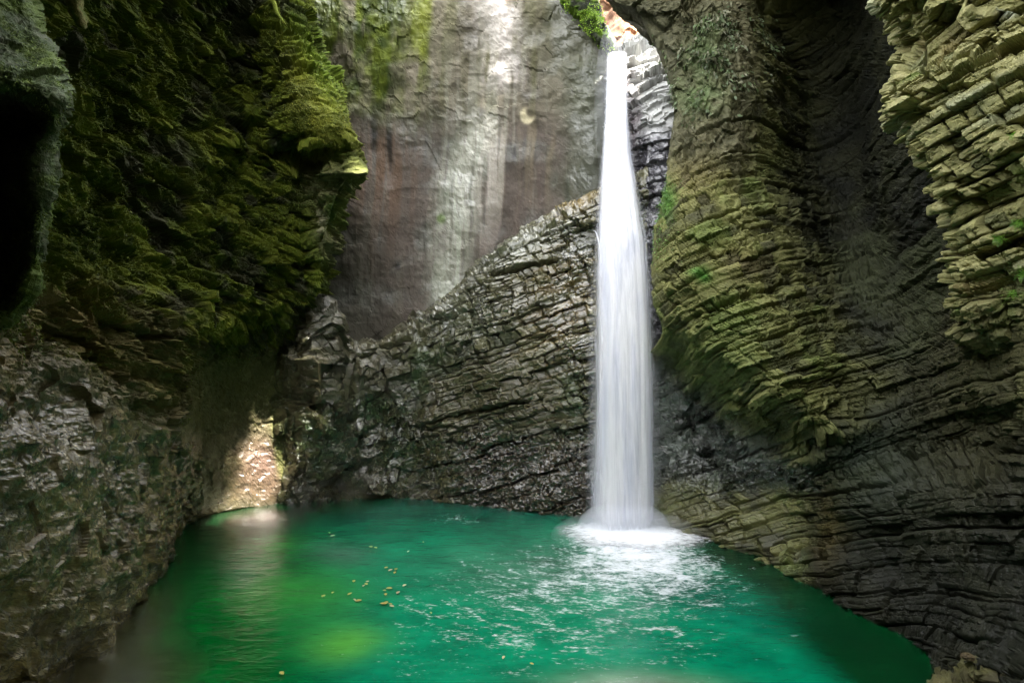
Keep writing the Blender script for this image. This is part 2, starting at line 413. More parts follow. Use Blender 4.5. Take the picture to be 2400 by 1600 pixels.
# ---------------------------------------------------------------- bedded outcrop left of the fall
def outcrop():
    top = [(600, 690), (668, 690), (712, 688), (786, 722), (830, 800), (950, 768), (1045, 700), (1130, 604), (1250, 534), (1370, 470), (1520, 400)]
    Yt = [21.4, 20.9, 20.5, 20.8, 21.8, 21.7, 21.4, 21.0, 20.7, 20.4, 20.3]
    wl = [600, 655, 715, 785, 860, 940, 1040, 1150, 1270, 1390, 1500]
    wY = [20.9, 20.95, 21.0, 21.1, 21.35, 21.5, 20.9, 20.2, 19.5, 19.0, 18.8]
    rows = [[(a, b - 10, Y + 3.2) for (a, b), Y in zip(top, Yt)], [(a, b, Y + 0.3) for (a, b), Y in zip(top, Yt)],
            [(a, b + 22, Y - .35) for (a, b), Y in zip(top, Yt)]]
    for t, bul in ((0.28, 0.45), (0.5, 0.5), (0.72, 0.35), (0.9, 0.1), (1.0, 0)):
        r = []
        for k in range(11):
            Yw = wY[k]; yw = 800 + HZ * F / Yw
            a, b = top[k]
            pil = 0.35 if k in (2, 3) else 0.0
            r.append((a + (wl[k] - a) * t, b + (yw - b) * t, Yt[k] - .4 + (Yw - Yt[k] + .4) * t - bul * 0.5 - pil * (1 - t)))
        rows.append(r)
    B = net_surface(rows, 2.9, down=-2.5)
    n = smooth_n(normals(B), 8); px, py = pix(B)
    x, y, z = B[..., 0], B[..., 1], B[..., 2]
    w1 = fbm(x * 0.45, y * 0.45, z * 0.45, 3, 91); w2 = fbm(x * 2, y * 2, z * 2, 3, 95)
    q1, q2, q3 = cells(x * .75 + .3 * z, y * .7, z * .5, 93)
    s = BED(B, 0.27, 0.22) + 0.20 * w1 + 0.035 * w2 + .16 * q1; a = arc(B) + 0.3 * w1 + 0.06 * w2
    Lb, Ll, Ls, La, Gs, Ga, Lt, Lr = strata(s, a, 1.15, 2.3, 8, 0.6)
    rb, rl, es, ea, fs, fa, rt, rs = strata(s, a, 0.42, 0.85, 7, 0.5)
    sb, sl, ss, sa, gs, ga, st, ss2 = strata(s + 0.03 * w2, a, 0.145, 0.42, 19, 0.8)
    mot = fbm(x * 1.2, y * 1.2, z * 1.2, 4, 99)
    c1, c2, c3 = cells(a * 1.9, s * 2.6, y * 0.7, 31)
    left = 1 - sm(940, 1070, px + 60 * w1 + 60 * mot + .12 * (py - 900))           # massive smoother rock with few cracks
    lowz = sm(820, 930, py + 60 * mot)
    core = (1 - 0.95 * left) * (1 - .45 * lowz) * (0.55 + 0.45 * sm(-.4, .3, w1 + .2))
    d = .82 * core * (0.12 * rb + 0.08 * rl + 0.15 * Lb + 0.10 * Ll + .12 * Gs * Lt - 0.15 * np.exp(-(Ls / 0.03) ** 2) + 0.10 * fs * rt - 0.12 * np.exp(-(es / 0.028) ** 2) * sm(.15, .5, rs + .2) - 0.12 * np.exp(-(ea / 0.035) ** 2) * sm(.1, .5, rs))
    patch = sm(-.35, .15, fbm(x * .7, y * .7, z * .7, 3, 121))
    d = d + (0.15 + 0.85 * core) * (1 - .85 * left) * (.25 + .75 * patch) * (0.035 * sb + 0.035 * sl + 0.04 * ga * st - 0.04 * np.exp(-(ss / 0.015) ** 2) * sm(.2, .6, ss2) - 0.025 * np.exp(-(sa / 0.012) ** 2))
    g1, g2, g3 = cells(x * .9, y * .9, z * .8, 37)
    d = d + 0.10 * c2 * (0.6 + .5 * left) + left * (0.05 * c1 + .22 * g2 + .10 * g1 + .05 * ridged(x * 1.4, y, z * 1.6, 5, 38)) + 0.28 * w1 + 0.05 * fbm(x * 3, y * 3, z * 3, 4, 111)
    kn = np.exp(-((px - 725) / 60) ** 2)
    d = d + kn * 0.16 * fbm(x * 1.2, y * 1.2, z * 2.8, 4, 120)
    # big overhanging step below the bright ledge, a few long cracks
    for (x0, y0, x1, y1, dep) in ((1150, 640, 1300, 605, .25), (770, 790, 1040, 745, .18), (780, 850, 960, 800, .1), (1000, 990, 1240, 935, .2), (1240, 800, 1400, 770, .12), (930, 1000, 1100, 1000, .12)):
        cy = y0 + (py * 0 + px - x0) * (y1 - y0) / (x1 - x0) + 14 * w2
        m = sm(x0 - 15, x0 + 10, px) * (1 - sm(x1 - 10, x1 + 20, px))
        d = d - dep * m * np.exp(-((py - cy) / 5.0) ** 2) + dep * 0.7 * m * np.exp(-np.maximum(0, cy - py) / 40) * (py < cy)
    low = sm(1000, 1060, py + 25 * mot) * sm(1050, 1120, px)      # knobbly wet foot under the ledge
    d = d + low * 0.07 * ridged(x * 5, y * 5, z * 3.2, 3, 131)
    P = B + n * d[..., None]
    col = np.zeros(P.shape, f4) + np.array((0.090, 0.078, 0.040), f4)
    col = mixc(col, (0.145, 0.128, 0.068), sm(-.2, .6, rb * .5 + mot))
    col = mixc(col, (0.08, 0.066, 0.035), .6 * lowz)
    col = mixc(col, (0.06, 0.06, 0.03), sm(.1, .7, -rb * .4 + fbm(x * .8, y, z, 3, 140)))
    orange = blob(px, py, 1320, 730, 90, 190, 0.05) * sm(-.2, .4, fbm(a * .6, y, s * 5, 3, 143))
    col = mixc(col, (0.19, 0.115, 0.04), 0.8 * orange)
    col = mixc(col, (0.30, 0.19, 0.05), 0.85 * blob(px, py, 1350, 470, 55, 26, -.45))
    col = mixc(col, (0.16, 0.09, 0.045), 0.6 * blob(px, py, 1220, 520, 90, 12, -.45))
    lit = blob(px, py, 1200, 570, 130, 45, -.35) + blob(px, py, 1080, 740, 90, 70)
    col = mixc(col, (0.21, 0.21, 0.18), 0.6 * lit)  # light and wet sheen on the ledge painted as paler rock
    col = mixc(col, (0.055, 0.035, 0.022), 0.85 * low)
    col = mixc(col, (0.095, 0.082, 0.055), 0.8 * left * sm(-.4, .4, mot))
    for (a1, b1, r1, q1, k) in ((740, 1015, 55, 40, .7), (870, 950, 60, 40, .6), (985, 880, 22, 50, .6), (750, 1090, 30, 40, .7), (930, 1060, 40, 50, .35), (1345, 920, 30, 60, .4), (1010, 830, 60, 40, .3)):
        col = mixc(col, (0.035, 0.10, 0.035), k * blob(px + 30 * w2, py + 30 * mot, a1, b1, r1, q1))
    col = mixc(col, (0.085, 0.11, 0.02), 0.5 * (1 - sm(640, 700, px)))
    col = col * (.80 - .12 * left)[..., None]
    wet = np.clip(0.6 + 0.75 * lit + low + 0.9 * sm(1010, 1100, py + 40 * mot) + 0.6 * blob(px, py, 1350, 700, 50, 200)
                  + 0.7 * blob(px, py, 860, 1010, 110, 80), 0, 1)
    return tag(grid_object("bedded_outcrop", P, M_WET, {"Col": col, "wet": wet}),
               "wet outcrop of tilted rock beds below the stained wall, left side against the waterfall", "rock outcrop")

# ---------------------------------------------------------------- mossy cliff on the left, down to the wet grey foot
def left_cliff():
    R = [
     (-420, [(-700, 5), (-250, 5.8), (-60, 6.8), (100, 8.0), (240, 9.2), (390, 10.8), (520, 12.8), (630, 15.0), (675, 16.8), (640, 22)]),
     (-180, [(-500, 5.9), (-150, 7.2), (0, 8.5), (140, 9.7), (275, 11.0), (415, 12.5), (540, 14.4), (645, 16.2), (695, 17.3), (665, 22)]),
     (0, [(-400, 7.5), (-100, 9), (60, 10.6), (200, 12.1), (330, 13.6), (450, 15), (560, 16.2), (655, 16.9), (712, 17.6), (700, 22)]),
     (130, [(-400, 8), (-80, 9.5), (80, 11), (210, 12.6), (340, 14.1), (460, 15.6), (575, 16.8), (660, 16.8), (738, 17.4), (745, 22)]),
     (230, [(-400, 8), (-70, 9.6), (90, 11.2), (215, 12.7), (345, 14.2), (470, 15.8), (590, 17.1), (690, 16.6), (782, 17.1), (780, 22)]),
     (325, [(-400, 8), (-60, 9.7), (100, 11.3), (220, 12.8), (350, 14.2), (480, 15.8), (610, 17.2), (725, 16.5), (814, 16.9), (800, 22)]),
     (352, [(-400, 8), (-60, 9.8), (100, 11.3), (220, 12.8), (352, 14.3), (482, 15.9), (612, 17.4), (730, 17.5), (818, 17.2), (800, 22)]),
     (405, [(-400, 8), (-60, 9.8), (100, 11.3), (225, 12.8), (355, 14.3), (485, 16), (612, 17.5), (715, 18.3), (836, 17.5), (812, 22)]),
     (455, [(-400, 8), (-60, 9.8), (100, 11.2), (228, 12.8), (358, 14.3), (488, 16), (612, 17.5), (705, 18.3), (806, 18), (800, 22)]),
     (540, [(-400, 8), (-60, 9.7), (100, 11.1), (232, 12.7), (364, 14.3), (494, 16), (612, 17.5), (700, 18.4), (776, 18.4), (785, 22.5)]),
     (640, [(-400, 7.8), (-50, 9.5), (100, 10.9), (238, 12.5), (370, 14.1), (498, 15.9), (620, 17.5), (702, 18.8), (757, 19.0), (770, 22.8)]),
     (735, [(-400, 7.5), (-50, 9.2), (100, 10.6), (240, 12.1), (370, 13.8), (482, 15.6), (590, 17.4), (668, 18.9), (715, 19.9), (760, 23)]),
     (800, [(-400, 7.3), (-50, 9), (95, 10.4), (230, 11.9), (355, 13.6), (440, 15.4), (520, 17.8), (610, 19.2), (680, 20.8), (760, 23)]),
     (880, [(-400, 7.1), (-50, 8.9), (90, 10.1), (215, 11.6), (330, 13.4), (408, 15.3), (470, 17.6), (580, 19.4), (670, 20.9), (760, 23)]),
     (1000, [(-400, 7), (-50, 8.7), (90, 9.9), (210, 11.3), (315, 13.1), (412, 15.3), (455, 17.5), (565, 19.8), (665, 20.9), (760, 23)]),
     (1100, [(-400, 6.9), (-50, 8.5), (90, 9.7), (208, 11.1), (305, 12.9), (402, 15.4), (435, 17.5), (555, 19.7), (662, 20.9), (760, 23)]),
     (1185, [(-400, 6.8), (-50, 8.4), (92, 9.6), (205, 10.9), (300, 12.7), (388, 15.5), (425, 18.1), (550, 19.8), (660, 20.9), (760, 23)]),
    ]
    rows = [[(p, yy, Y) for p, Y in r] for yy, r in R]
    rows.append([(-400, 1450, 6.8), (-50, 1420, 8.5), (95, 1380, 9.7), (235, 1340, 11.0), (318, 1290, 12.8), (389, 1262, 15.4), (422, 1215, 18.15), (545, 1190, 19.95), (660, 1174, 20.9), (760, 1165, 23)])
    rows.append([(-400, 1950, 6.8), (0, 1640, 9.36), (130, 1570, 10.21), (285, 1482, 11.53), (333, 1400, 13.1), (384, 1308, 15.48), (420, 1233, 18.16), (540, 1192, 20.06), (660, 1176, 20.9), (760, 1165, 21.5)])
    B = net_surface(rows, 3.1, down=-2.5)
    n = smooth_n(normals(B), 8); px, py = pix(B)
    x, y, z = B[..., 0], B[..., 1], B[..., 2]
    w1 = fbm(x * 0.4, y * 0.4, z * 0.4, 3, 201); w2 = fbm(x * 1.8, y * 1.8, z * 1.8, 4, 205)
    s = z + 0.24 * y + 0.1 * x + 0.30 * w1 + 0.06 * w2
    a = y * 0.9 - x * 0.5 + 0.3 * w1 + 0.1 * w2
    rb, rl, es, ea, fs, fa, rt, rs = strata(s, a, 0.50, 0.9, 27, 0.9)
    sb, sl, ss, sa, gs, ga, st, ss2 = strata(s, a, 0.17, 0.36, 29, 0.9)
    c1, c2, c3 = cells(x * 1.3, y * 1.2, z * 1.5 + .3 * y, 231)
    e1, e2, e3 = cells(x * 3.6, y * 3.2, z * 4.2 + y, 235)
    h1, h2, h3 = cells(x * 8, y * 7, z * 9 + y, 237)
    mot = fbm(x * 1.1, y * 1.1, z * 1.1, 4, 211)
    foot = sm(0, 1, (py - (640 + 0.75 * px)) / 140 + 0.4 * w1) * (px < 470)    # smoother wet rock down low
    rec = sm(405, 440, px) * sm(790, 890, py)                                      # the hollow behind the foot
    smo = np.clip(0.5 * foot + 0.9 * rec + sm(470, 520, px) * sm(760, 880, py) * .5, 0, 0.95)
    fs_ = foot * sm(760, 930, py + 60 * mot)
    k = (1 - smo) * (1 - .85 * fs_)
    moss = sm(-.25, .2, mot + 0.45 * rb * .6 + 0.4 * w2 + 0.35 * c1 + 0.30 - 0.9 * sm(600, 1000, py) - .25 * (1 - sm(0, 220, py))) * (1 - .8 * rec) * (1 - fs_)
    d = k * (0.16 * rb + 0.10 * rl + 0.16 * fs * rt + .12 * fa * (rs - .5) * 2 - 0.16 * np.exp(-(es / 0.04) ** 2) * sm(.2, .6, rs) - .10 * np.exp(-(ea / .05) ** 2) * sm(.3, .6, rs))
    d = d + k * (0.05 * sb + 0.045 * sl - 0.05 * np.exp(-(ss / 0.02) ** 2) * sm(.3, .7, ss2))
    d = d + (0.12 + 0.88 * k) * (0.30 * c2 + .12 * c1 + 0.15 * e2 + 0.06 * e1 + .035 * h2) + 0.45 * w1 * (1 - .6 * rec) + 0.05 * w2
    d = d + 0.03 * ridged(x * 4, y * 4, z * 4, 4, 241) * (1 + foot)
    d = d + moss * (0.03 + 0.018 * fbm(x * 9, y * 9, z * 9, 3, 243))
    d = d - .07 * fs_ * e2 * .5 + foot * (0.26 * ridged(x * .8, y * 0.5, z * 0.40, 3, 251) + .10 * c2 + .12 * fbm(x * 1.6, y * 1.2, z * 1.0, 4, 253) + 0.035 * ridged(x * 6, y * 6, z * 3.0, 3, 255))
    # moss hood of the rib and the hanging knobs under it
    hood = blob(px, py, 752, 262, 52, 110, -0.52)
    hw = np.clip(1.6 * hood, 0, 1)
    d = d * (1 - 0.75 * hw) + 0.22 * hood + hw * (.16 * w2 + .08 * c1 + .07 * fbm(x * 4, y * 4, z * 4, 3, 260))
    kn = blob(px, py, 790, 410, 50, 50) + blob(px, py, 745, 430, 40, 45) + blob(px, py, 760, 520, 28, 55) + blob(px, py, 770, 580, 24, 30)
    kc1, kc2, kc3 = cells(x * 1.4, y * 1.4, z * 1.1, 261)
    d = d + np.clip(kn, 0, 1) * (0.45 * fbm(x * 1.2, y * 1.2, z * 0.9, 3, 262) + 0.25 * kc1)
    P = B + n * d[..., None]
    P[..., 0] -= 0.35 * foot * sm(330, 400, px) * 0      # keep the silhouette
    up = sm(-.15, .55, n[..., 2] + 0.35 * c2 + 0.25 * mot + .25 * fs * rt * 2)
    col = np.zeros(P.shape, f4) + np.array((0.042, 0.042, 0.026), f4)
    col = mixc(col, (0.09, 0.088, 0.05), sm(-.2, .5, mot + .3 * rb) * .8)
    mc = mixc(np.zeros(P.shape, f4) + np.array((0.085, 0.105, 0.009), f4), (0.035, 0.048, 0.006), sm(-.2, .5, w2 + e1 * .3))
    mc = mixc(mc, (0.15, 0.165, 0.022), 0.7 * sm(.2, .8, c1 + mot))
    col = mixc(col, (0, 0, 0), moss) + mc * moss[..., None]
    # pale olive dry rock at mid-left
    fo = sm(0, 1, (py - (500 + 0.45 * px)) / 260)
    fcol = mixc(np.zeros(P.shape, f4) + np.array((0.225, 0.170, 0.078), f4), (0.115, 0.084, 0.038), sm(-.3, .4, mot + .3 * c1))
    col = mixc(col, (0, 0, 0), fo * .8) + fcol * (fo * .8)[..., None] * (px < 470)[..., None] + (col * (fo * .8)[..., None]) * (px >= 470)[..., None]
    col = mixc(col, (0.15, 0.09, 0.03), 0.5 * (blob(px, py, 0, 830, 60, 120) + blob(px, py, 200, 750, 40, 80)))
    col = mixc(col, (0.135, 0.125, 0.06), 0.75 * rec)
    col = mixc(col, (0.085, 0.06, 0.035), 0.7 * rec * sm(1080, 1150, py + 30 * mot))
    pk = blob(px + 25 * w2, py + 25 * mot, 612, 1085, 70, 85, 0, 1.0)
    col = mixc(col, (0.155, 0.090, 0.092), 0.85 * pk)  # pink of the sun patch painted into the rock colour
    col = mixc(col, (0.13, 0.14, 0.045), 0.8 * blob(px, py, 652, 1050, 12, 90, -.15, 1.5))
    hc = mixc(np.zeros(P.shape, f4) + np.array((0.17, 0.17, 0.022), f4), (0.08, 0.085, 0.012), sm(-.3, .4, w2 + mot * .5))
    hm = np.clip(1.5 * hood * (py < 352), 0, 1)
    col = col * (1 - hm[..., None]) + hc * hm[..., None]
    col = mixc(col, (0.10, 0.15, 0.012), 0.8 * blob(px, py, 745, 150, 30, 130, -0.42))
    col = mixc(col, (0.17, 0.16, 0.095), 0.85 * np.clip(kn, 0, 1))
    col = mixc(col, (0.40, 0.35, 0.30), 0.8 * blob(px, py, 752, 522, 16, 34))
    col = mixc(col, (0.06, 0.12, 0.02), 0.9 * blob(px, py, 780, 500, 14, 30))
    edge = sm(1120, 1180, py) * (1 - sm(340, 420, px)) * 0
    wet = np.clip(0.5 * foot * sm(820, 1000, py + 60 * mot) + 0.55 * sm(980, 1100, py + 30 * mot) + 0.35 * foot + 0.75 * pk, 0, 1)
    o = tag(grid_object("mossy_cliff", P, M_WET, {"Col": col, "wet": wet}),
               "tall cliff under dark yellow-green moss, with jutting mossy rib and wet grey foot", "cliff")
    vis = (px > -20) & (py > -20) & (px < 860)
    tufts("moss", P, n, moss * vis * (px < 800) * sm(.1, .5, n[..., 2] * .5 + .4 + w2), 26000, .05, ((.09, .12, .010), (.14, .16, .015), (.05, .08, .008)), o, .5, 71)
    tufts("moss_fringe", P, n, np.clip(hood * 1.5, 0, 1) * (py < 350), 5000, .04, ((.20, .21, .03), (.15, .16, .02)), o, .8, 72)
    return o

# ---------------------------------------------------------------- near hanging rock, top left corner
def hanging_rock():
    def row(y, e, eY, i, iY, a=-60):
        return [(-500, y, 5.0), (-160, y, 5.8), (a, y, iY - .4), ((a + i) / 2, y, iY), (i, y, iY * .5 + eY * .5 - .1), ((i + e) / 2, y, eY - .15), (e - 10, y, eY), (e, y, eY + .45), (e - 30, y, eY + 2.8)]
    rows = [row(-300, 60, 9.6, -60, 9.3, -120), row(-100, 40, 8.9, -60, 8.6, -120), row(0, 72, 8.6, -20, 8.1, -80), row(70, 92, 8.3, 0, 7.7), row(130, 128, 8.0, 10, 7.4), row(190, 150, 7.7, 50, 7.3), row(235, 160, 7.6, 90, 8.0),
            row(300, 140, 8.1, 100, 9.7), row(350, 130, 8.2, 30, 9.4), row(430, 137, 8.3, 40, 9.6), row(500, 118, 8.4, 62, 9.8), row(600, 100, 8.5, 68, 9.8), row(670, 92, 8.5, 50, 9.6),
            row(725, 55, 8.5, 10, 9.2), row(765, 5, 8.5, -40, 8.8, -90), [(p - 60, 800, 9.8) for p in (-500, -300, -200, -160, -120, -80, -50, -30, -20)]]
    B = net_surface(rows, 3.2)
    n = smooth_n(normals(B), 6); px, py = pix(B)
    x, y, z = B[..., 0], B[..., 1], B[..., 2]
    w1 = fbm(x * 0.9, y * 0.9, z * 0.9, 4, 301)
    c1, c2, c3 = cells(x * 1.8, y * 1.8, z * 1.8, 305)
    d = 0.14 * w1 + 0.10 * c2 + 0.045 * ridged(x * 5, y * 5, z * 5, 4, 311) + 0.03 * fbm(x * 16, y * 16, z * 16, 3, 315)
    P = B + n * d[..., None]
    mot = fbm(x * 3, y * 3, z * 3, 4, 321)
    col = mixc(np.zeros(P.shape, f4) + np.array((0.085, 0.095, 0.055), f4), (0.04, 0.065, 0.014), sm(-.3, .2, mot + .25))
    col = mixc(col, (0.10, 0.15, 0.02), sm(0, .5, w1 + mot))
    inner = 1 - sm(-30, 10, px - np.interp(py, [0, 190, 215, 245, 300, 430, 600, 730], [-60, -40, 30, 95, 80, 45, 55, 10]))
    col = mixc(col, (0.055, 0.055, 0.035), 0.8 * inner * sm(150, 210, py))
    o = tag(grid_object("hanging_rock", P, M_MOSSY, {"Col": col, "wet": mot * 0 + .15}),
               "near hanging rock with mossy rim and black hollow, in front of the mossy cliff", "rock")
    tufts("moss", P, smooth_n(normals(P), 1), (1 - inner) * sm(-.1, .3, mot) * (px > -30), 6000, .032, ((.07, .11, .015), (.11, .15, .03)), o, .6, 73)
    return o

def small_tip():
    rows = [[(150, -60, 10.3), (165, -60, 9.9), (185, -60, 9.8), (205, -60, 10), (215, -60, 10.6)], [(152, 0, 10.3), (165, 0, 9.9), (180, 0, 9.8), (192, 0, 10), (200, 0, 10.6)],
            [(165, 30, 10.3), (172, 30, 10), (182, 30, 9.9), (192, 30, 10), (196, 30, 10.6)], [(190, 66, 10.2), (193, 66, 10.1), (196, 67, 10.05), (200, 68, 10.1), (203, 66, 10.3)]]
    B = net_surface(rows, 2.5); n = normals(B)
    x, y, z = B[..., 0], B[..., 1], B[..., 2]
    P = B + n * (0.09 * fbm(x * 5, y * 5, z * 5, 4, 331))[..., None]
    col = mixc(np.zeros(P.shape, f4) + np.array((0.16, 0.14, 0.05), f4), (0.09, 0.12, 0.02), sm(-.3, .3, fbm(x * 8, y * 8, z * 8, 3, 333)))
    return tag(grid_object("rock_tip", P, M_MOSSY, {"Col": col, "wet": x * 0}), "small pointed mossy rock tip hanging from above in the dark top corner", "rock")

# ---------------------------------------------------------------- right cliff: amphitheatre of tilted beds
def right_cliff():
    R = [
     (-250, [(1540, 120, 20.0), (1372, -150, 18.7), (1440, -170, 17.9), (1550, -210, 17.2), (1650, -280, 16.9), (1750, -560, 15.6), (1860, -650, 13.6), (1980, -650, 13.0), (2120, -650, 12.4), (2300, -600, 12.3), (2500, -600, 10), (2900, -600, 7.5)]),
     (-90, [(1550, 130, 20.0), (1385, -90, 18.5), (1450, -110, 17.6), (1560, -140, 17), (1650, -180, 16.7), (1750, -220, 16.4), (1860, -250, 14.8), (1980, -250, 14.2), (2120, -250, 13.4), (2300, -250, 12.8), (2500, -250, 10.3), (2900, -250, 7.5)]),  # unseen brow pushed forward above the hollow to shade it
     (0, [(1560, 140, 20.0), (1421, 0, 18.5), (1470, 0, 17.7), (1570, 0, 17), (1660, 0, 16.6), (1740, 0, 16.8), (1850, 0, 18.4), (1980, 0, 17.9), (2100, 0, 15.8), (2250, 0, 13.3), (2450, 0, 10.8), (2900, 0, 7.5)]),
     (40, [(1570, 150, 20.0), (1488, 42, 18.4), (1520, 42, 17.7), (1590, 45, 17), (1665, 45, 16.6), (1745, 45, 16.8), (1855, 45, 18.8), (1985, 45, 18.3), (2100, 45, 15.9), (2250, 45, 13.3), (2450, 45, 10.8), (2900, 45, 7.5)]),
     (100, [(1590, 180, 20.0), (1524, 100, 18.3), (1560, 100, 17.5), (1620, 100, 16.9), (1680, 100, 16.5), (1760, 100, 17.0), (1870, 100, 19.2), (1990, 100, 18.7), (2100, 100, 15.9), (2250, 100, 13.3), (2450, 100, 10.8), (2900, 100, 7.5)]),
     (250, [(1610, 270, 20.5), (1576, 250, 17.9), (1605, 250, 17.3), (1650, 250, 16.6), (1710, 250, 16.3), (1790, 250, 17.0), (1890, 250, 20.0), (1990, 250, 19.3), (2090, 250, 16), (2250, 250, 13.2), (2450, 250, 10.7), (2900, 250, 7.5)]),
     (400, [(1590, 400, 23), (1557, 400, 17.5), (1590, 400, 16.8), (1650, 400, 16.1), (1740, 400, 16.1), (1830, 400, 17.2), (1920, 400, 19.2), (2010, 400, 18.4), (2100, 400, 15.5), (2250, 400, 13), (2450, 400, 10.5), (2900, 400, 7.5)]),
     (550, [(1570, 550, 23), (1532, 550, 17.2), (1562, 550, 16.4), (1630, 550, 15.6), (1740, 550, 15.3), (1850, 550, 15.9), (1950, 550, 17.7), (2040, 550, 17.2), (2130, 550, 14.8), (2270, 550, 12.4), (2450, 550, 10.2), (2900, 550, 7.4)]),
     (680, [(1570, 680, 23), (1525, 680, 17), (1557, 680, 16.2), (1630, 680, 15.3), (1740, 680, 14.8), (1860, 680, 15.0), (1970, 680, 15.7), (2070, 680, 15.2), (2160, 680, 13.9), (2280, 680, 11.9), (2450, 680, 9.9), (2900, 680, 7.2)]),
     (780, [(1590, 780, 23), (1552, 780, 17), (1585, 780, 16.1), (1650, 780, 15.1), (1760, 780, 14.3), (1880, 780, 14.2), (1990, 780, 14.6), (2090, 780, 14.0), (2180, 780, 13.0), (2290, 780, 11.4), (2450, 780, 9.7), (2900, 780, 7.1)]),
     (850, [(1560, 850, 22.5), (1500, 850, 19.4), (1588, 850, 17.9), (1655, 850, 15.3), (1770, 850, 14.0), (1890, 850, 13.8), (2000, 850, 14.2), (2100, 850, 13.6), (2190, 850, 12.6), (2295, 850, 11.2), (2450, 850, 9.5), (2900, 850, 7.1)]),
     (920, [(1560, 920, 22), (1480, 920, 19.3), (1570, 920, 18.5), (1660, 920, 16.8), (1770, 920, 14.2), (1895, 920, 13.6), (2010, 920, 13.9), (2110, 920, 13.3), (2200, 920, 12.4), (2300, 920, 11.1), (2450, 920, 9.5), (2900, 920, 7)]),
     (990, [(1560, 990, 22), (1480, 990, 19.3), (1565, 990, 18.6), (1655, 990, 17.8), (1765, 990, 15.4), (1890, 990, 13.5), (2020, 990, 13.6), (2120, 990, 13.1), (2210, 990, 12.4), (2310, 990, 11.5), (2450, 990, 9.4), (2900, 990, 7)]),
     (1060, [(1560, 1060, 22), (1480, 1060, 19.2), (1560, 1060, 18.5), (1650, 1060, 17.8), (1755, 1060, 16.2), (1885, 1060, 14.4), (2010, 1060, 13.8), (2120, 1060, 13.0), (2220, 1060, 12.2), (2320, 1060, 11.3), (2450, 1060, 9.3), (2900, 1060, 6.9)]),
     (1150, [(1560, 1150, 22), (1480, 1150, 19), (1555, 1150, 18.3), (1642, 1150, 17.5), (1745, 1150, 16.6), (1865, 1150, 15.1), (1985, 1150, 13.6), (2110, 1150, 12.3), (2220, 1150, 11.3), (2320, 1150, 10.4), (2450, 1150, 9.2), (2900, 1150, 6.8)]),
     (1230, [(1560, 1190, 22), (1480, 1192, 18.95), (1552, 1207, 18.15), (1641, 1228, 17.15), (1738, 1245, 16.2), (1850, 1262, 14.9), (1955, 1290, 13.5), (2075, 1310, 12.3), (2190, 1330, 11.2), (2290, 1350, 10.3), (2440, 1380, 9.1), (2880, 1400, 6.8)]),
     (1300, [(1560, 1205, 19.4), (1480, 1214, 18.98), (1550, 1234, 18.12), (1640, 1262, 17.02), (1730, 1292, 15.98), (1830, 1337, 14.64), (1920, 1385, 13.44), (2030, 1447, 12.15), (2120, 1500, 11.23), (2190, 1556, 10.4), (2290, 1650, 9.25), (2500, 1900, 7.15)]),
    ]
    B = net_surface([r for _, r in R], 3.0, down=-2.5)
    n = smooth_n(normals(B), 10); px, py = pix(B)
    x, y, z = B[..., 0], B[..., 1], B[..., 2]
    w1 = fbm(x * 0.35, y * 0.35, z * 0.35, 3, 401); w2 = fbm(x * 1.7, y * 1.7, z * 1.7, 4, 405)
    q1, q2, q3 = cells(x * .7, y * .7, z * .5, 407)
    s = BED(B, 0.33, 0.34) + 0.22 * w1 + 0.03 * w2 + .05 * q1
    a = arc(B) + 0.35 * w1 + 0.10 * w2
    rb, rl, es, ea, fs, fa, rt, rs = strata(s, a, 0.30, 0.62, 41, 0.7)
    Lb, Ll, Ls, La, Gs, Ga, Lt, Lr = strata(s, a, 1.25, 2.6, 43, 0.3)
    sb, sl, ss, sa, gs, ga, st, ss2 = strata(s + 0.02 * w2, a, 0.10, 0.27, 47, 0.9)
    mot = fbm(x * 1.0, y * 1.0, z * 1.0, 4, 411)
    c1, c2, c3 = cells(a * 2.2, s * 3.2, y * 0.6, 421)
    e1, e2, e3 = cells(a * 1.3, s * 1.3, y * 1.3, 425)
    # zones: A rough knobbly upper buttress, B blocky bulge, C thin-bedded hollow at right, D knobbly dark under the bulge
    up = (1 - sm(330, 430, py + 50 * w1)) * (1 - sm(1740, 1820, px))
    under = sm(0, 90, py - np.interp(px, [1500, 1600, 1700, 1800, 1900, 2000], [780, 850, 940, 1010, 1060, 1130]) + 25 * mot) * (1 - sm(1900, 1960, px)) * (1 - sm(1120, 1180, py + 20 * mot))
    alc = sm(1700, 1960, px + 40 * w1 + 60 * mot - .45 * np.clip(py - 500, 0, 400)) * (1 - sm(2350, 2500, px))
    blocky = np.clip(1 - up - .8 * under - .30 * alc, 0.18, 1) * (.4 + .6 * sm(-.35, .15, fbm(x * .55, y * .55, z * .8, 3, 471)))
    d = blocky * (0.115 * rb + 0.07 * rl + 0.06 * fs * rt + 0.10 * fa * (rs - .5) * 2
                  - 0.13 * np.exp(-(es / 0.026) ** 2) * sm(.1, .5, rs) - 0.12 * np.exp(-(ea / 0.03) ** 2) * sm(.2, .5, rs + .2))
    d = d + 0.14 * Ll + 0.06 * Lb * blocky - 0.16 * np.exp(-(Ls / 0.045) ** 2) * (0.4 + .6 * Lr) + 0.16 * Gs * (Ll + .6)
    d = d + (0.3 + .7 * blocky) * (0.022 * sb + 0.03 * sl - 0.028 * np.exp(-(ss / 0.012) ** 2) * sm(.3, .7, ss2) - 0.02 * np.exp(-(sa / 0.012) ** 2))
    d = d + 0.06 * c2 + 0.025 * c1 + 0.22 * w1
    d = d + up * (0.22 * e2 + 0.10 * ridged(x * 2.2, y * 2.2, z * 2.2, 4, 431) + 0.05 * fbm(x * 9, y * 9, z * 9, 3, 433))
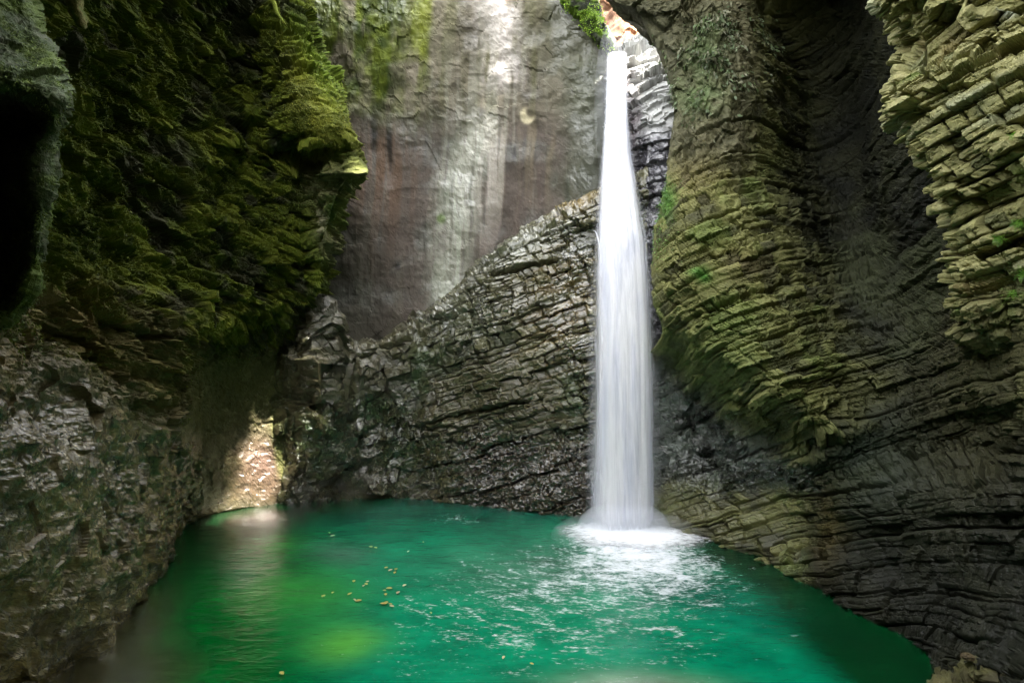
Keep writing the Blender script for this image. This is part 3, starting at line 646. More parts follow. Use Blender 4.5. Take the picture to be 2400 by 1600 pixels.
    d = d + under * (0.10 * ridged(x * 3, y * 3, z * 2, 4, 441) + 0.14 * e2 + 0.08 * c1)
    d = d + 0.012 * fbm(x * 12, y * 12, z * 12, 3, 451)
    d = d * (0.35 + 0.65 * sm(0, 60, px - np.interp(py, [0, 40, 100, 250, 400, 550, 680, 780], [1421, 1488, 1524, 1576, 1557, 1532, 1525, 1552]))) - 0.05
    # long open bedding cracks through the hollow
    for (y0, x0, x1, k0, dep) in ((805, 1900, 1830, 0, .22),):
        pass
    P = B + n * d[..., None]
    col = np.zeros(P.shape, f4) + np.array((0.125, 0.118, 0.054), f4)
    col = mixc(col, (0.215, 0.20, 0.095), sm(-.3, .6, rb * .7 + mot * .8))
    col = mixc(col, (0.07, 0.066, 0.04), sm(.2, .8, -rb * .5 + w2 + .2))
    warm = blob(px, py, 1620, 380, 90, 80) + 0.6 * blob(px, py, 1750, 620, 60, 40)
    col = mixc(col, (0.17, 0.12, 0.065), 0.6 * warm)
    gm = sm(.05, .5, fbm(x * .9, y * .9, z * .9, 4, 461) + .12 * rb) * (1 - alc)
    col = mixc(col, (0.115, 0.15, 0.045), 0.7 * gm)
    col = mixc(col, (0.06, 0.17, 0.03), 0.8 * (blob(px, py, 1640, 640, 22, 14) + blob(px, py, 1655, 655, 16, 12) + blob(px, py, 1560, 470, 18, 40)))
    col = mixc(col, (0.18, 0.21, 0.085), 0.55 * blob(px, py, 1700, 830, 120, 90))
    # upper buttress: grey-brown rough with soft green
    cu = mixc(np.zeros(P.shape, f4) + np.array((0.115, 0.10, 0.075), f4), (0.06, 0.055, 0.038), sm(-.3, .4, mot + e1 * .3))
    cu = mixc(cu, (0.13, 0.21, 0.10), 0.75 * (blob(px, py, 1640, 225, 60, 40) + .8 * blob(px, py, 1650, 120, 40, 70, .3)) * sm(-.5, .2, w2 + .2))
    cu = mixc(cu, (0.04, 0.042, 0.03), 0.6 * (1 - sm(1560, 1600, px + 20 * mot)))
    col = col * (1 - up[..., None]) + cu * up[..., None]
    # blue-grey wet rock under the bulge
    cb = mixc(np.zeros(P.shape, f4) + np.array((0.075, 0.085, 0.09), f4), (0.028, 0.03, 0.03), sm(-.3, .4, mot + .4 * c1))
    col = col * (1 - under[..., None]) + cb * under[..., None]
    # right hollow and lower wall: shade painted as near-black olive brown
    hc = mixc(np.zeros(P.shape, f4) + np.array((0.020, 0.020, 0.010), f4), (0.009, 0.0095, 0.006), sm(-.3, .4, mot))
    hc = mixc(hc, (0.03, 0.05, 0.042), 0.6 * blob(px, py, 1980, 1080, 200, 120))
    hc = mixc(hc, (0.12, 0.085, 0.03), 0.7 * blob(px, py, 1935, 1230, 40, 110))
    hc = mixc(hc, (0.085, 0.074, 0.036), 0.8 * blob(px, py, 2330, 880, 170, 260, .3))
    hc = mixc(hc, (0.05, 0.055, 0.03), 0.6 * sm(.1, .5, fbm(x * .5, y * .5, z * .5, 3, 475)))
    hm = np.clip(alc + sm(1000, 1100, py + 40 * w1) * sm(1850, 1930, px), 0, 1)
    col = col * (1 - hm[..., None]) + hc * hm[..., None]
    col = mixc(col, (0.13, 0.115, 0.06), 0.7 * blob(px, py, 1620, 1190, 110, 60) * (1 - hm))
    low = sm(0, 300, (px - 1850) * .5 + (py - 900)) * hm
    col = mixc(col, (0.012, 0.0125, 0.009), (.35 * low) * (1 - .8 * blob(px, py, 1935, 1230, 40, 110)))  # shade of the lower wall painted darker still
    wet = np.clip(0.75 * under + 0.5 * sm(1050, 1130, py) * (1 - .8 * low) + .10, 0, 1)
    col = mixc(col, (0.10, 0.085, 0.055), 0.3 * up)
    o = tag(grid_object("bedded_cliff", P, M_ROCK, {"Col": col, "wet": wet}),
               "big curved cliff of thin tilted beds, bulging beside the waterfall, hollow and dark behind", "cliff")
    gz = np.clip(blob(px, py, 1650, 205, 60, 60) + .8 * blob(px, py, 1680, 100, 60, 60) + .6 * blob(px, py, 1790, 100, 30, 60), 0, 1)
    tufts("hanging_grass", P, n, gz * sm(-.2, .3, w2), 5000, .13, ((.13, .17, .09), (.16, .16, .10), (.09, .13, .05)), o, 1.1, 74)
    ez = np.exp(-((px - np.interp(py, [420, 550, 640], [1575, 1550, 1545])) / 22) ** 2) * sm(400, 440, py) * (1 - sm(560, 640, py))
    tufts("moss", P, n, ez, 1500, .06, ((.10, .20, .04), (.15, .26, .06)), o, .5, 75)
    return o

def bright_cliff():
    e = [(-420, 1960), (-150, 2000), (0, 2025), (45, 2075), (110, 2105), (170, 2088), (260, 2098), (330, 2130), (400, 2172), (470, 2200), (560, 2225), (640, 2222), (720, 2215), (800, 2240), (900, 2290), (1000, 2330), (1100, 2370)]
    rows = []
    for y, ex in e:
        k = sm(700, 1060, float(y)) * 2.6
        ov = 0.5 * (1 - sm(-300, 500, float(y)))      # leans back towards the top
        rows.append([(ex + 30, y, 15.5), (ex - 4, y, 11.9 + k + ov), (ex + 18, y, 11.0 + k + ov), (ex + 90, y, 10.5 + k + ov), (ex + 200, y, 9.9 + k * .9 + ov), (max(ex + 330, 2480), y, 9.0 + k * .7 + ov), (2950, y, 7.3 + ov * .6)])
    B = net_surface(rows, 2.7)
    n = smooth_n(normals(B), 8); px, py = pix(B)
    x, y, z = B[..., 0], B[..., 1], B[..., 2]
    w1 = fbm(x * 0.6, y * 0.6, z * 0.6, 3, 501); w2 = fbm(x * 2.6, y * 2.6, z * 2.6, 4, 505)
    s = BED(B, 0.38, 0.15) + 0.09 * w1 + 0.022 * w2
    a = arc(B) + 0.2 * w1 + 0.05 * w2
    rb, rl, es, ea, fs, fa, rt, rs = strata(s, a, 0.27, 0.44, 53, 0.5)
    Lb, Ll, Ls, La, Gs, Ga, Lt, Lr = strata(s, a, 0.62, 1.3, 57, 0.5)
    sb, sl, ss, sa, gs, ga, st, ss2 = strata(s + .01 * w2, a, 0.085, 0.17, 59, 0.9)
    c1, c2, c3 = cells(a * 3.4, s * 4.4, y * 1.0, 521)
    mot = fbm(x * 1.6, y * 1.6, z * 1.6, 4, 511)
    d = 0.17 * rb + 0.08 * rl + 0.10 * Lb + 0.12 * Ll + 0.03 * fs * rt + 0.05 * fa * (rs - .5) * 2
    d = d - 0.13 * np.exp(-(es / 0.02) ** 2) * sm(.1, .4, rs) - 0.15 * np.exp(-(ea / 0.026) ** 2) * sm(.15, .4, rs) - 0.16 * np.exp(-(Ls / 0.02) ** 2)
    d = d - 0.22 * (R01(H(np.floor(rb * 1000).astype(np.int32), np.floor(rs * 1000).astype(np.int32), np.zeros(rb.shape, np.int32), 3)) < 0.2)   # blocks that fell out
    d = d + 0.03 * sb + 0.028 * sl - 0.02 * np.exp(-(ss / 0.008) ** 2) * ss2
    d = d + 0.025 * c2 + 0.01 * c1 + 0.16 * w1 + 0.010 * fbm(x * 18, y * 18, z * 18, 3, 531)
    P = B + n * d[..., None]
    col = np.zeros(P.shape, f4) + np.array((0.25, 0.225, 0.12), f4)
    col = mixc(col, (0.34, 0.30, 0.18), sm(-.2, .6, rb * .6 + mot))
    col = mixc(col, (0.15, 0.145, 0.085), sm(.2, .8, -rb * .5 + w2 + .1))
    col = mixc(col, (0.30, 0.30, 0.27), 0.7 * sm(.1, .5, fbm(x * 1.1, y * 1.1, z * 1.1, 3, 541)) * sm(.0, .5, rb))
    col = mixc(col, (0.27, 0.20, 0.11), 0.7 * sm(.35, .7, rt * .5 + mot * .7))
    col = mixc(col, (0.42, 0.42, 0.46), .85 * blob(px, py, 2352, 26, 24, 16, 0, 2))
    gmo = sm(.15, .5, fbm(x * .9, y * .9, z * .9, 4, 551) + .5 * blob(px, py, 2360, 600, 70, 90) - .15)
    col = mixc(col, (0.10, 0.17, 0.025), 0.75 * gmo)
    col = mixc(col, (0.095, 0.082, 0.042), 0.85 * sm(600, 820, py + 60 * mot))  # lower blocks darkened in colour to fade into the shade below
    return tag(grid_object("blocky_cliff", P, M_ROCK, {"Col": col, "wet": mot * 0 + .12}),
               "pale yellow-grey cliff broken into square blocks, brightly lit beyond the dark hollow", "cliff")

# ---------------------------------------------------------------- stepped rock in the notch behind the fall head
def notch_rock():
    rows = [[(1436, 110, 25), (1450, 112, 25), (1480, 104, 25), (1520, 100, 25), (1570, 100, 25), (1660, 100, 25)],
            [(1434, 150, 23.2), (1446, 140, 22.4), (1466, 112, 22.6), (1510, 108, 22.6), (1560, 108, 22.6), (1660, 110, 23)],
            [(1434, 170, 21.9), (1446, 150, 21.2), (1470, 135, 21.7), (1510, 130, 21.6), (1560, 130, 21.5), (1660, 130, 22)],
            [(1434, 220, 21.7), (1446, 200, 21.0), (1472, 200, 21.1), (1515, 195, 20.9), (1570, 190, 20.7), (1660, 190, 21)],
            [(1434, 290, 21.5), (1446, 290, 20.8), (1480, 285, 20.8), (1520, 280, 20.4), (1570, 275, 20.1), (1660, 270, 20.4)],
            [(1434, 380, 21.4), (1446, 380, 20.6), (1480, 380, 20.7), (1520, 380, 20.4), (1560, 370, 20.0), (1660, 360, 20.2)],
            [(1434, 470, 21.2), (1446, 470, 20.4), (1480, 470, 20.3), (1520, 470, 20.0), (1560, 470, 19.7), (1660, 470, 20)],
            [(1434, 620, 21.0), (1446, 620, 20.1), (1480, 620, 19.9), (1520, 620, 19.6), (1560, 620, 19.5), (1660, 620, 19.8)],
            [(1434, 900, 20.8), (1446, 900, 19.8), (1480, 900, 19.5), (1520, 900, 19.4), (1560, 900, 19.5), (1660, 900, 19.8)]]
    B = net_surface(rows, 2.2)
    n = smooth_n(normals(B), 4); px, py = pix(B)
    x, y, z = B[..., 0], B[..., 1], B[..., 2]
    w1 = fbm(x * 0.9, y * 0.9, z * 0.9, 3, 601); w2 = fbm(x * 3, y * 3, z * 3, 4, 603)
    s = z - 0.28 * x + 0.5 * w1 + .14 * w2; a = arc(B) + .3 * w1
    rb, rl, es, ea, fs, fa, rt, rs = strata(s, a, 0.42, 1.1, 63, 0.6)
    sb, sl, ss, sa, gs, ga, st, ss2 = strata(s, a, 0.16, .35, 64, 0.6)
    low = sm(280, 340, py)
    d = (1 - .6 * low) * (0.22 * rb + 0.10 * rl - 0.22 * fs + .08 * sb) + 0.30 * w1 + 0.12 * w2
    d = d + low * (0.22 * ridged(x * .9, y * .9, z * .8, 4, 611) + 0.05 * ridged(x * 4, y * 4, z * 4, 3, 613))
    d = d - 0.18 * np.exp(-((px - (1512 - .25 * (py - 400))) / 9) ** 2) * sm(360, 420, py) * (1 - sm(520, 580, py))
    P = B + n * d[..., None]
    mot = fbm(x * 2, y * 2, z * 2, 4, 621)
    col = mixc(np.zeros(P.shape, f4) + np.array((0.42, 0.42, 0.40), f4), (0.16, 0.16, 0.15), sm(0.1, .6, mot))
    col = mixc(col, (0.065, 0.062, 0.07), low)  # sunlit white above and the arch's shadow below, both painted into the colour
    ps = blob(px, py, 1478, 270, 26, 110, 0, 2)
    col = mixc(col, (0.19, 0.16, 0.17), .9 * ps * sm(-.6, .2, mot))
    wet = np.clip(0.3 + low, 0, 1)
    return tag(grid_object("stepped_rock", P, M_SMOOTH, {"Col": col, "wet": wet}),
               "sunlit white stepped rock beside the head of the waterfall, wet, with shadow painted dark lower down", "rock")

def orange_wall():
    rows = [[(px, py, 30 + .012 * abs(px - 1460) + (0.006 * (150 - py)) - 1) for px in (1300, 1380, 1420, 1460, 1500, 1540, 1640)] for py in (-330, -200, -100, 0, 60, 120, 200)]
    B = net_surface(rows, 2.6); n = normals(B); px, py = pix(B)
    x, y, z = B[..., 0], B[..., 1], B[..., 2]
    u = x * .8 + z * .7; v = x * .7 - z * .6
    d = 0.5 * fbm(u * .35, y * .3, v * .9, 4, 651) + 0.12 * cells(u, y, v * 1.8, 652)[1] + .12 * fbm(u * 1.5, y, v * 4, 3, 655)
    P = B + n * d[..., None]
    m = fbm(u * .6, y, v * 1.6, 4, 661)
    col = mixc(np.zeros(P.shape, f4) + np.array((0.33, 0.19, 0.11), f4), (0.20, 0.11, 0.07), sm(-.3, .4, m))
    col = mixc(col, (0.45, 0.33, 0.14), sm(.2, .5, fbm(x * .7, y, z * .7, 3, 663)))
    return tag(grid_object("orange_rock_face", P, M_SMOOTH, {"Col": col, "wet": m * 0}), "far orange-brown rock face seen through the gap above the fall", "rock face")

def moss_ledge():
    """wedge of rock hanging over the left of the notch, covered by bright moss"""
    rows = [[(1270, -160, 21.6), (1310, -160, 20.6), (1350, -160, 20.4), (1375, -160, 20.6), (1384, -160, 21), (1375, -160, 23)],
            [(1290, -50, 21.6), (1325, -60, 20.6), (1355, -60, 20.4), (1384, -60, 20.6), (1394, -60, 21), (1385, -60, 23)],
            [(1310, 0, 21.5), (1335, 0, 20.7), (1362, 0, 20.5), (1388, 0, 20.6), (1400, 0, 21), (1392, 0, 23)],
            [(1322, 20, 21.5), (1345, 22, 20.8), (1372, 30, 20.6), (1398, 40, 20.6), (1412, 45, 21), (1404, 45, 23)],
            [(1345, 38, 21.5), (1362, 48, 20.9), (1386, 66, 20.7), (1410, 80, 20.7), (1426, 85, 21), (1418, 85, 23)],
            [(1362, 50, 21.5), (1380, 72, 21.0), (1402, 95, 20.8), (1420, 110, 20.8), (1436, 118, 21), (1430, 118, 23)],
            [(1372, 60, 22), (1390, 90, 21.7), (1408, 115, 21.5), (1424, 126, 21.4), (1434, 128, 21.6), (1430, 130, 23)]]
    B = net_surface(rows, 1.8); n = smooth_n(normals(B), 2)
    x, y, z = B[..., 0], B[..., 1], B[..., 2]
    c1, c2, c3 = cells(x * 3, y * 3, z * 5, 671)
    P = B + n * (0.10 * c2 + 0.12 * fbm(x * 2.5, y * 2.5, z * 4, 4, 673))[..., None]
    m = fbm(x * 2.5, y * 2.5, z * 3.5, 4, 675)
    col = mixc(np.zeros(P.shape, f4) + np.array((0.12, 0.20, 0.02), f4), (0.04, 0.045, 0.03), sm(-.1, .3, m + .1))
    root = grid_object("moss_ledge", P, M_MOSSY, {"Col": col, "wet": m * 0})
    tag(root, "rock ledge draped in bright green moss overhanging the head of the waterfall", "rock ledge")
    # moss tufts
    V, Fc, cl = [], [], []
    nr, nc = P.shape[:2]
    for k in range(1500):
        i, j = RNG.integers(int(nr * .15), nr - 1), RNG.integers(0, int(nc * .8))
        if fbm(np.array([P[i, j, 0] * 1.6]), np.array([P[i, j, 1] * 2]), np.array([P[i, j, 2] * 2.6]), 2, 677)[0] < -0.08: continue
        p = P[i, j] + n[i, j] * 0.03
        leaf(V, Fc, cl, p, n[i, j] + RNG.normal(0, .5, 3) + (0, 0, -.3), 0.05 + .06 * RNG.random(), RNG.choice([(.20, .34, .03), (.13, .24, .02), (.30, .42, .05)], axis=0))
    o = soup_object("moss", V, Fc, M_LEAF, np.array(cl), root); tag(o, kind="stuff")
    return root

def leaf(V, Fc, cl, p, d, L, col, wr=0.45):
    d = np.asarray(d, float); d /= np.linalg.norm(d) + 1e-9
    s = np.cross(d, RNG.normal(0, 1, 3)); s /= np.linalg.norm(s) + 1e-9
    k = len(V)
    q = np.cross(d, s) * L * .12
    V += [p, p + d * L * .5 + s * L * wr * .5 + q, p + d * L, p + d * L * .5 - s * L * wr * .5 + q]
    Fc.append((k, k + 1, k + 2, k + 3))
    c = np.array(col) * (0.7 + 0.6 * RNG.random())
    cl.extend([c] * 4)

def corner_ledge():
    rows = []
    for y, dY in ((1515, 1.2), (1530, .35), (1545, 0), (1570, -.25), (1605, -.4), (1700, -.6)):
        rows.append([(2185 - .4 * (y - 1512), y + 62, 10.3 + dY * .3), (2215 - .3 * (y - 1512), y + 45, 9.75 + dY), (2245, y + 18, 9.6 + dY), (2280, y, 9.45 + dY), (2340, y + 12, 9.3 + dY), (2420, y + 10, 9.1 + dY), (2520, y, 8.9 + dY)])
    B = net_surface(rows, 2.2, down=-2.0); n = smooth_n(normals(B), 3)
    x, y, z = B[..., 0], B[..., 1], B[..., 2]
    w2 = fbm(x * 3, y * 3, z * 3, 4, 951); s = z + .02 * w2 - .05 * x; a = arc(B)
    rb, rl, es, ea, fs, fa, rt, rs = strata(s, a, 0.10, 0.22, 953, 0.5)
    d = .07 * rb + .04 * rl - .06 * np.exp(-(ea / .012) ** 2) - .05 * np.exp(-(es / .008) ** 2) + .05 * w2 + .06 * cells(x * 4, y * 4, z * 5, 955)[1]
    P = B + n * d[..., None]
    m = fbm(x * 3, y * 3, z * 3, 4, 957)
    col = mixc(np.zeros(P.shape, f4) + np.array((0.13, 0.115, 0.06), f4), (0.06, 0.05, 0.027), sm(-.3, .4, m + .4 * rb))
    return tag(grid_object("rock_ledge", P, M_ROCK, {"Col": col, "wet": x * 0 + .2}), "low pale ledge of small broken beds where pool and dark cliff meet", "rock ledge")
# ================================================================== WATER
FALL = np.array([(128, 1424, 1470, 20.75), (150, 1421, 1468, 20.6), (200, 1420, 1469, 20.45), (300, 1416, 1474, 20.2), (370, 1411, 1480, 20.0), (420, 1406, 1490, 19.8),
                 (480, 1402, 1500, 19.5), (560, 1397, 1514, 19.1), (640, 1393, 1522, 18.85), (760, 1390, 1530, 18.6), (900, 1388, 1534, 18.35), (1100, 1384, 1536, 18.1), (1250, 1382, 1536, 17.9)], float)

def fall_shell(name, scale, amp, parent, seed, mat, dy=0.0):
    py = np.linspace(128, 1246, 330); xl = np.interp(py, FALL[:, 0], FALL[:, 1]); xr = np.interp(py, FALL[:, 0], FALL[:, 2]); Y = np.interp(py, FALL[:, 0], FALL[:, 3]) + dy
    k = np.ones(9) / 9
    pad = lambda q: np.convolve(np.pad(q, 4, mode="edge"), k, "valid")
    xl, xr, Y = pad(xl), pad(xr), pad(Y)
    wx0, wx1 = (xl - 1200) / F * Y, (xr - 1200) / F * Y
    z = HZ - (py - 800) / F * Y
    cx, hw = (wx0 + wx1) / 2, (wx1 - wx0) / 2 * scale
    th = np.linspace(0, 2 * np.pi, 181)
    TH, Z = np.meshgrid(th, z)
    cc = np.cos(TH); ss = np.sin(TH)
    rip = amp * (fbm(cc * 5, ss * 5, Z * 0.10, 3, seed) + 0.6 * fbm(cc * 16, ss * 16, Z * 0.22, 3, seed + 5))
    R = hw[:, None] * (1 + rip)
    X = cx[:, None] + R * cc; Yy = Y[:, None] + R * ss * 0.55
    P = np.stack([X, Yy, Z], -1).astype(f4)
    edge = np.abs(cc).astype(f4)
    h = ((Z - Z.min()) / (Z.max() - Z.min())).astype(f4)
    return grid_object(name, P, mat, {"edge": edge, "h": h}, parent, True)

def water_mat(name, lo, hi, aedge, acore, tint=(0.80, 0.82, 0.90)):
    m, nt, out = new_mat(name); L = nt.links.new
    b = N(nt, "ShaderNodeBsdfPrincipled", inp={"Roughness": 0.55, "Specular IOR Level": 0.2})
    tr = N(nt, "ShaderNodeBsdfTranslucent"); tp = N(nt, "ShaderNodeBsdfTransparent")
    tc = N(nt, "ShaderNodeTexCoord"); mp = N(nt, "ShaderNodeMapping"); mp.inputs["Scale"].default_value = (3.2, 1.6, 0.08)
    L(tc.outputs["Object"], mp.inputs[0])
    nz = N(nt, "ShaderNodeTexNoise", inp={"Scale": 1.3, "Detail": 6.0, "Roughness": 0.55}); L(mp.outputs[0], nz.inputs["Vector"])
    mp2 = N(nt, "ShaderNodeMapping"); mp2.inputs["Scale"].default_value = (16.0, 6.0, 0.45); L(tc.outputs["Object"], mp2.inputs[0])
    nz2 = N(nt, "ShaderNodeTexNoise", inp={"Scale": 1.0, "Detail": 5.0, "Roughness": 0.6}); L(mp2.outputs[0], nz2.inputs["Vector"])
    rp = N(nt, "ShaderNodeValToRGB"); e = rp.color_ramp.elements
    e[0].position = 0.36; e[0].color = (0.70, 0.72, 0.82, 1); e[1].position = 0.56; e[1].color = (0.96, 0.96, 0.98, 1)
    L(mathn(nt, "MULTIPLY_ADD", nz2.outputs["Fac"], 0.15, mathn(nt, "MULTIPLY", nz.outputs["Fac"], 0.85)), rp.inputs[0])
    L(rp.outputs[0], b.inputs["Base Color"]); L(rp.outputs[0], tr.inputs["Color"])
    mx = N(nt, "ShaderNodeMixShader"); mx.inputs[0].default_value = 0.35; L(b.outputs[0], mx.inputs[1]); L(tr.outputs[0], mx.inputs[2])
    ed = N(nt, "ShaderNodeAttribute", attribute_name="edge")
    v = mathn(nt, "ADD", ed.outputs["Fac"], mathn(nt, "MULTIPLY_ADD", nz.outputs["Fac"], 0.60, mathn(nt, "MULTIPLY_ADD", nz2.outputs["Fac"], 0.34, -0.46)))
    mr = N(nt, "ShaderNodeMapRange", inp={"From Min": lo, "From Max": hi, "To Min": acore, "To Max": aedge}); mr.interpolation_type = "SMOOTHSTEP"
    L(v, mr.inputs["Value"])
    al = mathn(nt, "MULTIPLY", mr.outputs[0], mathn(nt, "MULTIPLY_ADD", nz2.outputs["Fac"], 0.9, 0.55), clamp=True)
    hh = N(nt, "ShaderNodeAttribute", attribute_name="h")
    hr = N(nt, "ShaderNodeMapRange", inp={"From Min": 0.0, "From Max": 0.055, "To Min": 0.0, "To Max": 1.0}); hr.interpolation_type = "SMOOTHSTEP"
    L(mathn(nt, "ADD", hh.outputs["Fac"], mathn(nt, "MULTIPLY_ADD", nz2.outputs["Fac"], 0.06, -0.03)), hr.inputs["Value"])
    al = mathn(nt, "MULTIPLY", al, hr.outputs[0])
    m2 = N(nt, "ShaderNodeMixShader"); L(al, m2.inputs[0]); L(tp.outputs[0], m2.inputs[1]); L(mx.outputs[0], m2.inputs[2])
    L(m2.outputs[0], out.inputs[0]); return m

def waterfall():
    r = empty("waterfall", (3.4, 17.9, 0))
    inv = Vector((-3.4, -17.9, 0))
    for o in (fall_shell("main_stream", 0.97, 0.05, r, 701, water_mat("falling_water", .62, 1.02, 0.0, 1.0)),
              fall_shell("outer_veil", 1.10, 0.07, r, 711, water_mat("water_veil", .35, 1.02, 0.0, 0.7)),
              fall_shell("spray_veil", 1.25, 0.12, r, 721, water_mat("spray_water", .25, 0.98, 0.0, 0.14))):
        o.matrix_parent_inverse = Matrix.Translation(inv)
    # side jet over the left ledge into the main stream
    jets = []
    for (x0, y0, x1, y1, Y0, Y1, w) in ((1390, 540, 1412, 640, 19.3, 18.9, .04),):
        t = np.linspace(0, 1, 24)[:, None]; th = np.linspace(0, 2 * np.pi, 13)[None]
        X = x0 + (x1 - x0) * np.sqrt(t); Yp = y0 + (y1 - y0) * t ** 1.3; Y = Y0 + (Y1 - Y0) * t
        X, Yp, Y = [q + 0 * th for q in (X, Yp, Y)]
        P = np.stack(pt(X, Yp, Y), -1)
        wv = w * (0.5 + t)
        P[..., 0] += np.cos(th) * wv; P[..., 1] += np.sin(th) * wv * .5
        o = grid_object("side_jet", P.astype(f4), bpy.data.materials["water_veil"], {"edge": np.abs(np.cos(th)) * .7 + 0 * t + 0.15, "h": 0 * th + 0 * t + 1}, r, True)
        o.matrix_parent_inverse = Matrix.Translation(inv)
    return tag(r, "tall silky white waterfall dropping from the notch straight into the green pool", "waterfall")

def foam_mound():
    cx, cy = 3.45, 17.15
    r = np.linspace(0, 1, 70)[:, None]; th = np.linspace(0, 2 * np.pi, 200)[None]
    ca, sa = np.cos(th), np.sin(th)
    rx = 2.35 + 0.3 * vnoise(ca * 2.0, sa * 2.0, ca * 0, 5); ry = 1.35 + 0.25 * vnoise(ca * 3.0, sa * 3.0, ca * 0, 6)
    X = cx + r * ca * rx + 0.2; Y = cy + r * sa * ry - .12 * (r * ca * rx)
    q = fbm(X * 1.5, Y * 1.5, X * 0, 4, 731)
    Z = 0.035 + 0.10 * np.exp(-(r * 1.3) ** 2) * (0.9 + .5 * q) + 0.03 * (1 - r)
    P = np.stack([X, Y, Z], -1).astype(f4)
    m, nt, out = new_mat("foam"); L = nt.links.new
    b = N(nt, "ShaderNodeBsdfPrincipled", inp={"Base Color": (0.93, 0.95, 0.97, 1), "Roughness": 0.8, "Specular IOR Level": 0.1})
    tp = N(nt, "ShaderNodeBsdfTransparent"); tc = N(nt, "ShaderNodeTexCoord")
    mp = N(nt, "ShaderNodeMapping"); mp.inputs["Scale"].default_value = (3.0, 5.0, 1); L(tc.outputs["Object"], mp.inputs[0])
    nz = N(nt, "ShaderNodeTexNoise", inp={"Scale": 1.6, "Detail": 8.0, "Roughness": 0.65}); L(mp.outputs[0], nz.inputs["Vector"])
    ed = N(nt, "ShaderNodeAttribute", attribute_name="edge")
    v = mathn(nt, "ADD", ed.outputs["Fac"], mathn(nt, "MULTIPLY_ADD", nz.outputs["Fac"], 1.0, -0.5))
    mr = N(nt, "ShaderNodeMapRange", inp={"From Min": 0.42, "From Max": 1.05, "To Min": 1.0, "To Max": 0.0}); mr.interpolation_type = "SMOOTHSTEP"; L(v, mr.inputs["Value"])
    ms = N(nt, "ShaderNodeMixShader"); L(mr.outputs[0], ms.inputs[0]); L(tp.outputs[0], ms.inputs[1]); L(b.outputs[0], ms.inputs[2]); L(ms.outputs[0], out.inputs[0])
    o = grid_object("splash_foam", P, m, {"edge": (r + 0 * th).astype(f4)}, None, True)
    return tag(o, "white churning foam where the waterfall strikes the pool", "foam", kind="stuff")

def mist():
    for nm, c, r, den, lab in (("mist", (3.45, 17.1, 0.05), (2.3, 1.2, 0.75), 0.14, "white spray mist hanging over the foam at the foot of the waterfall"), ("mist", (3.45, 17.6, 0.1), (1.45, 0.8, 0.9), 0.7, "denser spray mist wrapped close round the foot of the waterfall"), ("mist", (3.5, 20.0, 14.2), (0.6, 1.0, 3.0), 0.07, "thin haze added to make a glow around the head of the waterfall")):  # last one is haze added for a glow at the fall head
        u, v = np.meshgrid(np.linspace(0, 2 * np.pi, 49), np.linspace(0, np.pi, 25))
        P = np.stack([np.sin(v) * np.cos(u) * r[0], np.sin(v) * np.sin(u) * r[1], np.cos(v) * r[2]], -1).astype(f4)
        m, nt, out = new_mat("mist")
        pv = N(nt, "ShaderNodeVolumePrincipled", inp={"Color": (0.93, 0.95, 1, 1), "Density": den, "Anisotropy": 0.2})
        nt.links.new(pv.outputs[0], out.inputs["Volume"])
        o = grid_object(nm, P, m, None, None, True); o.location = c
        tag(o, lab, "mist", kind="stuff")

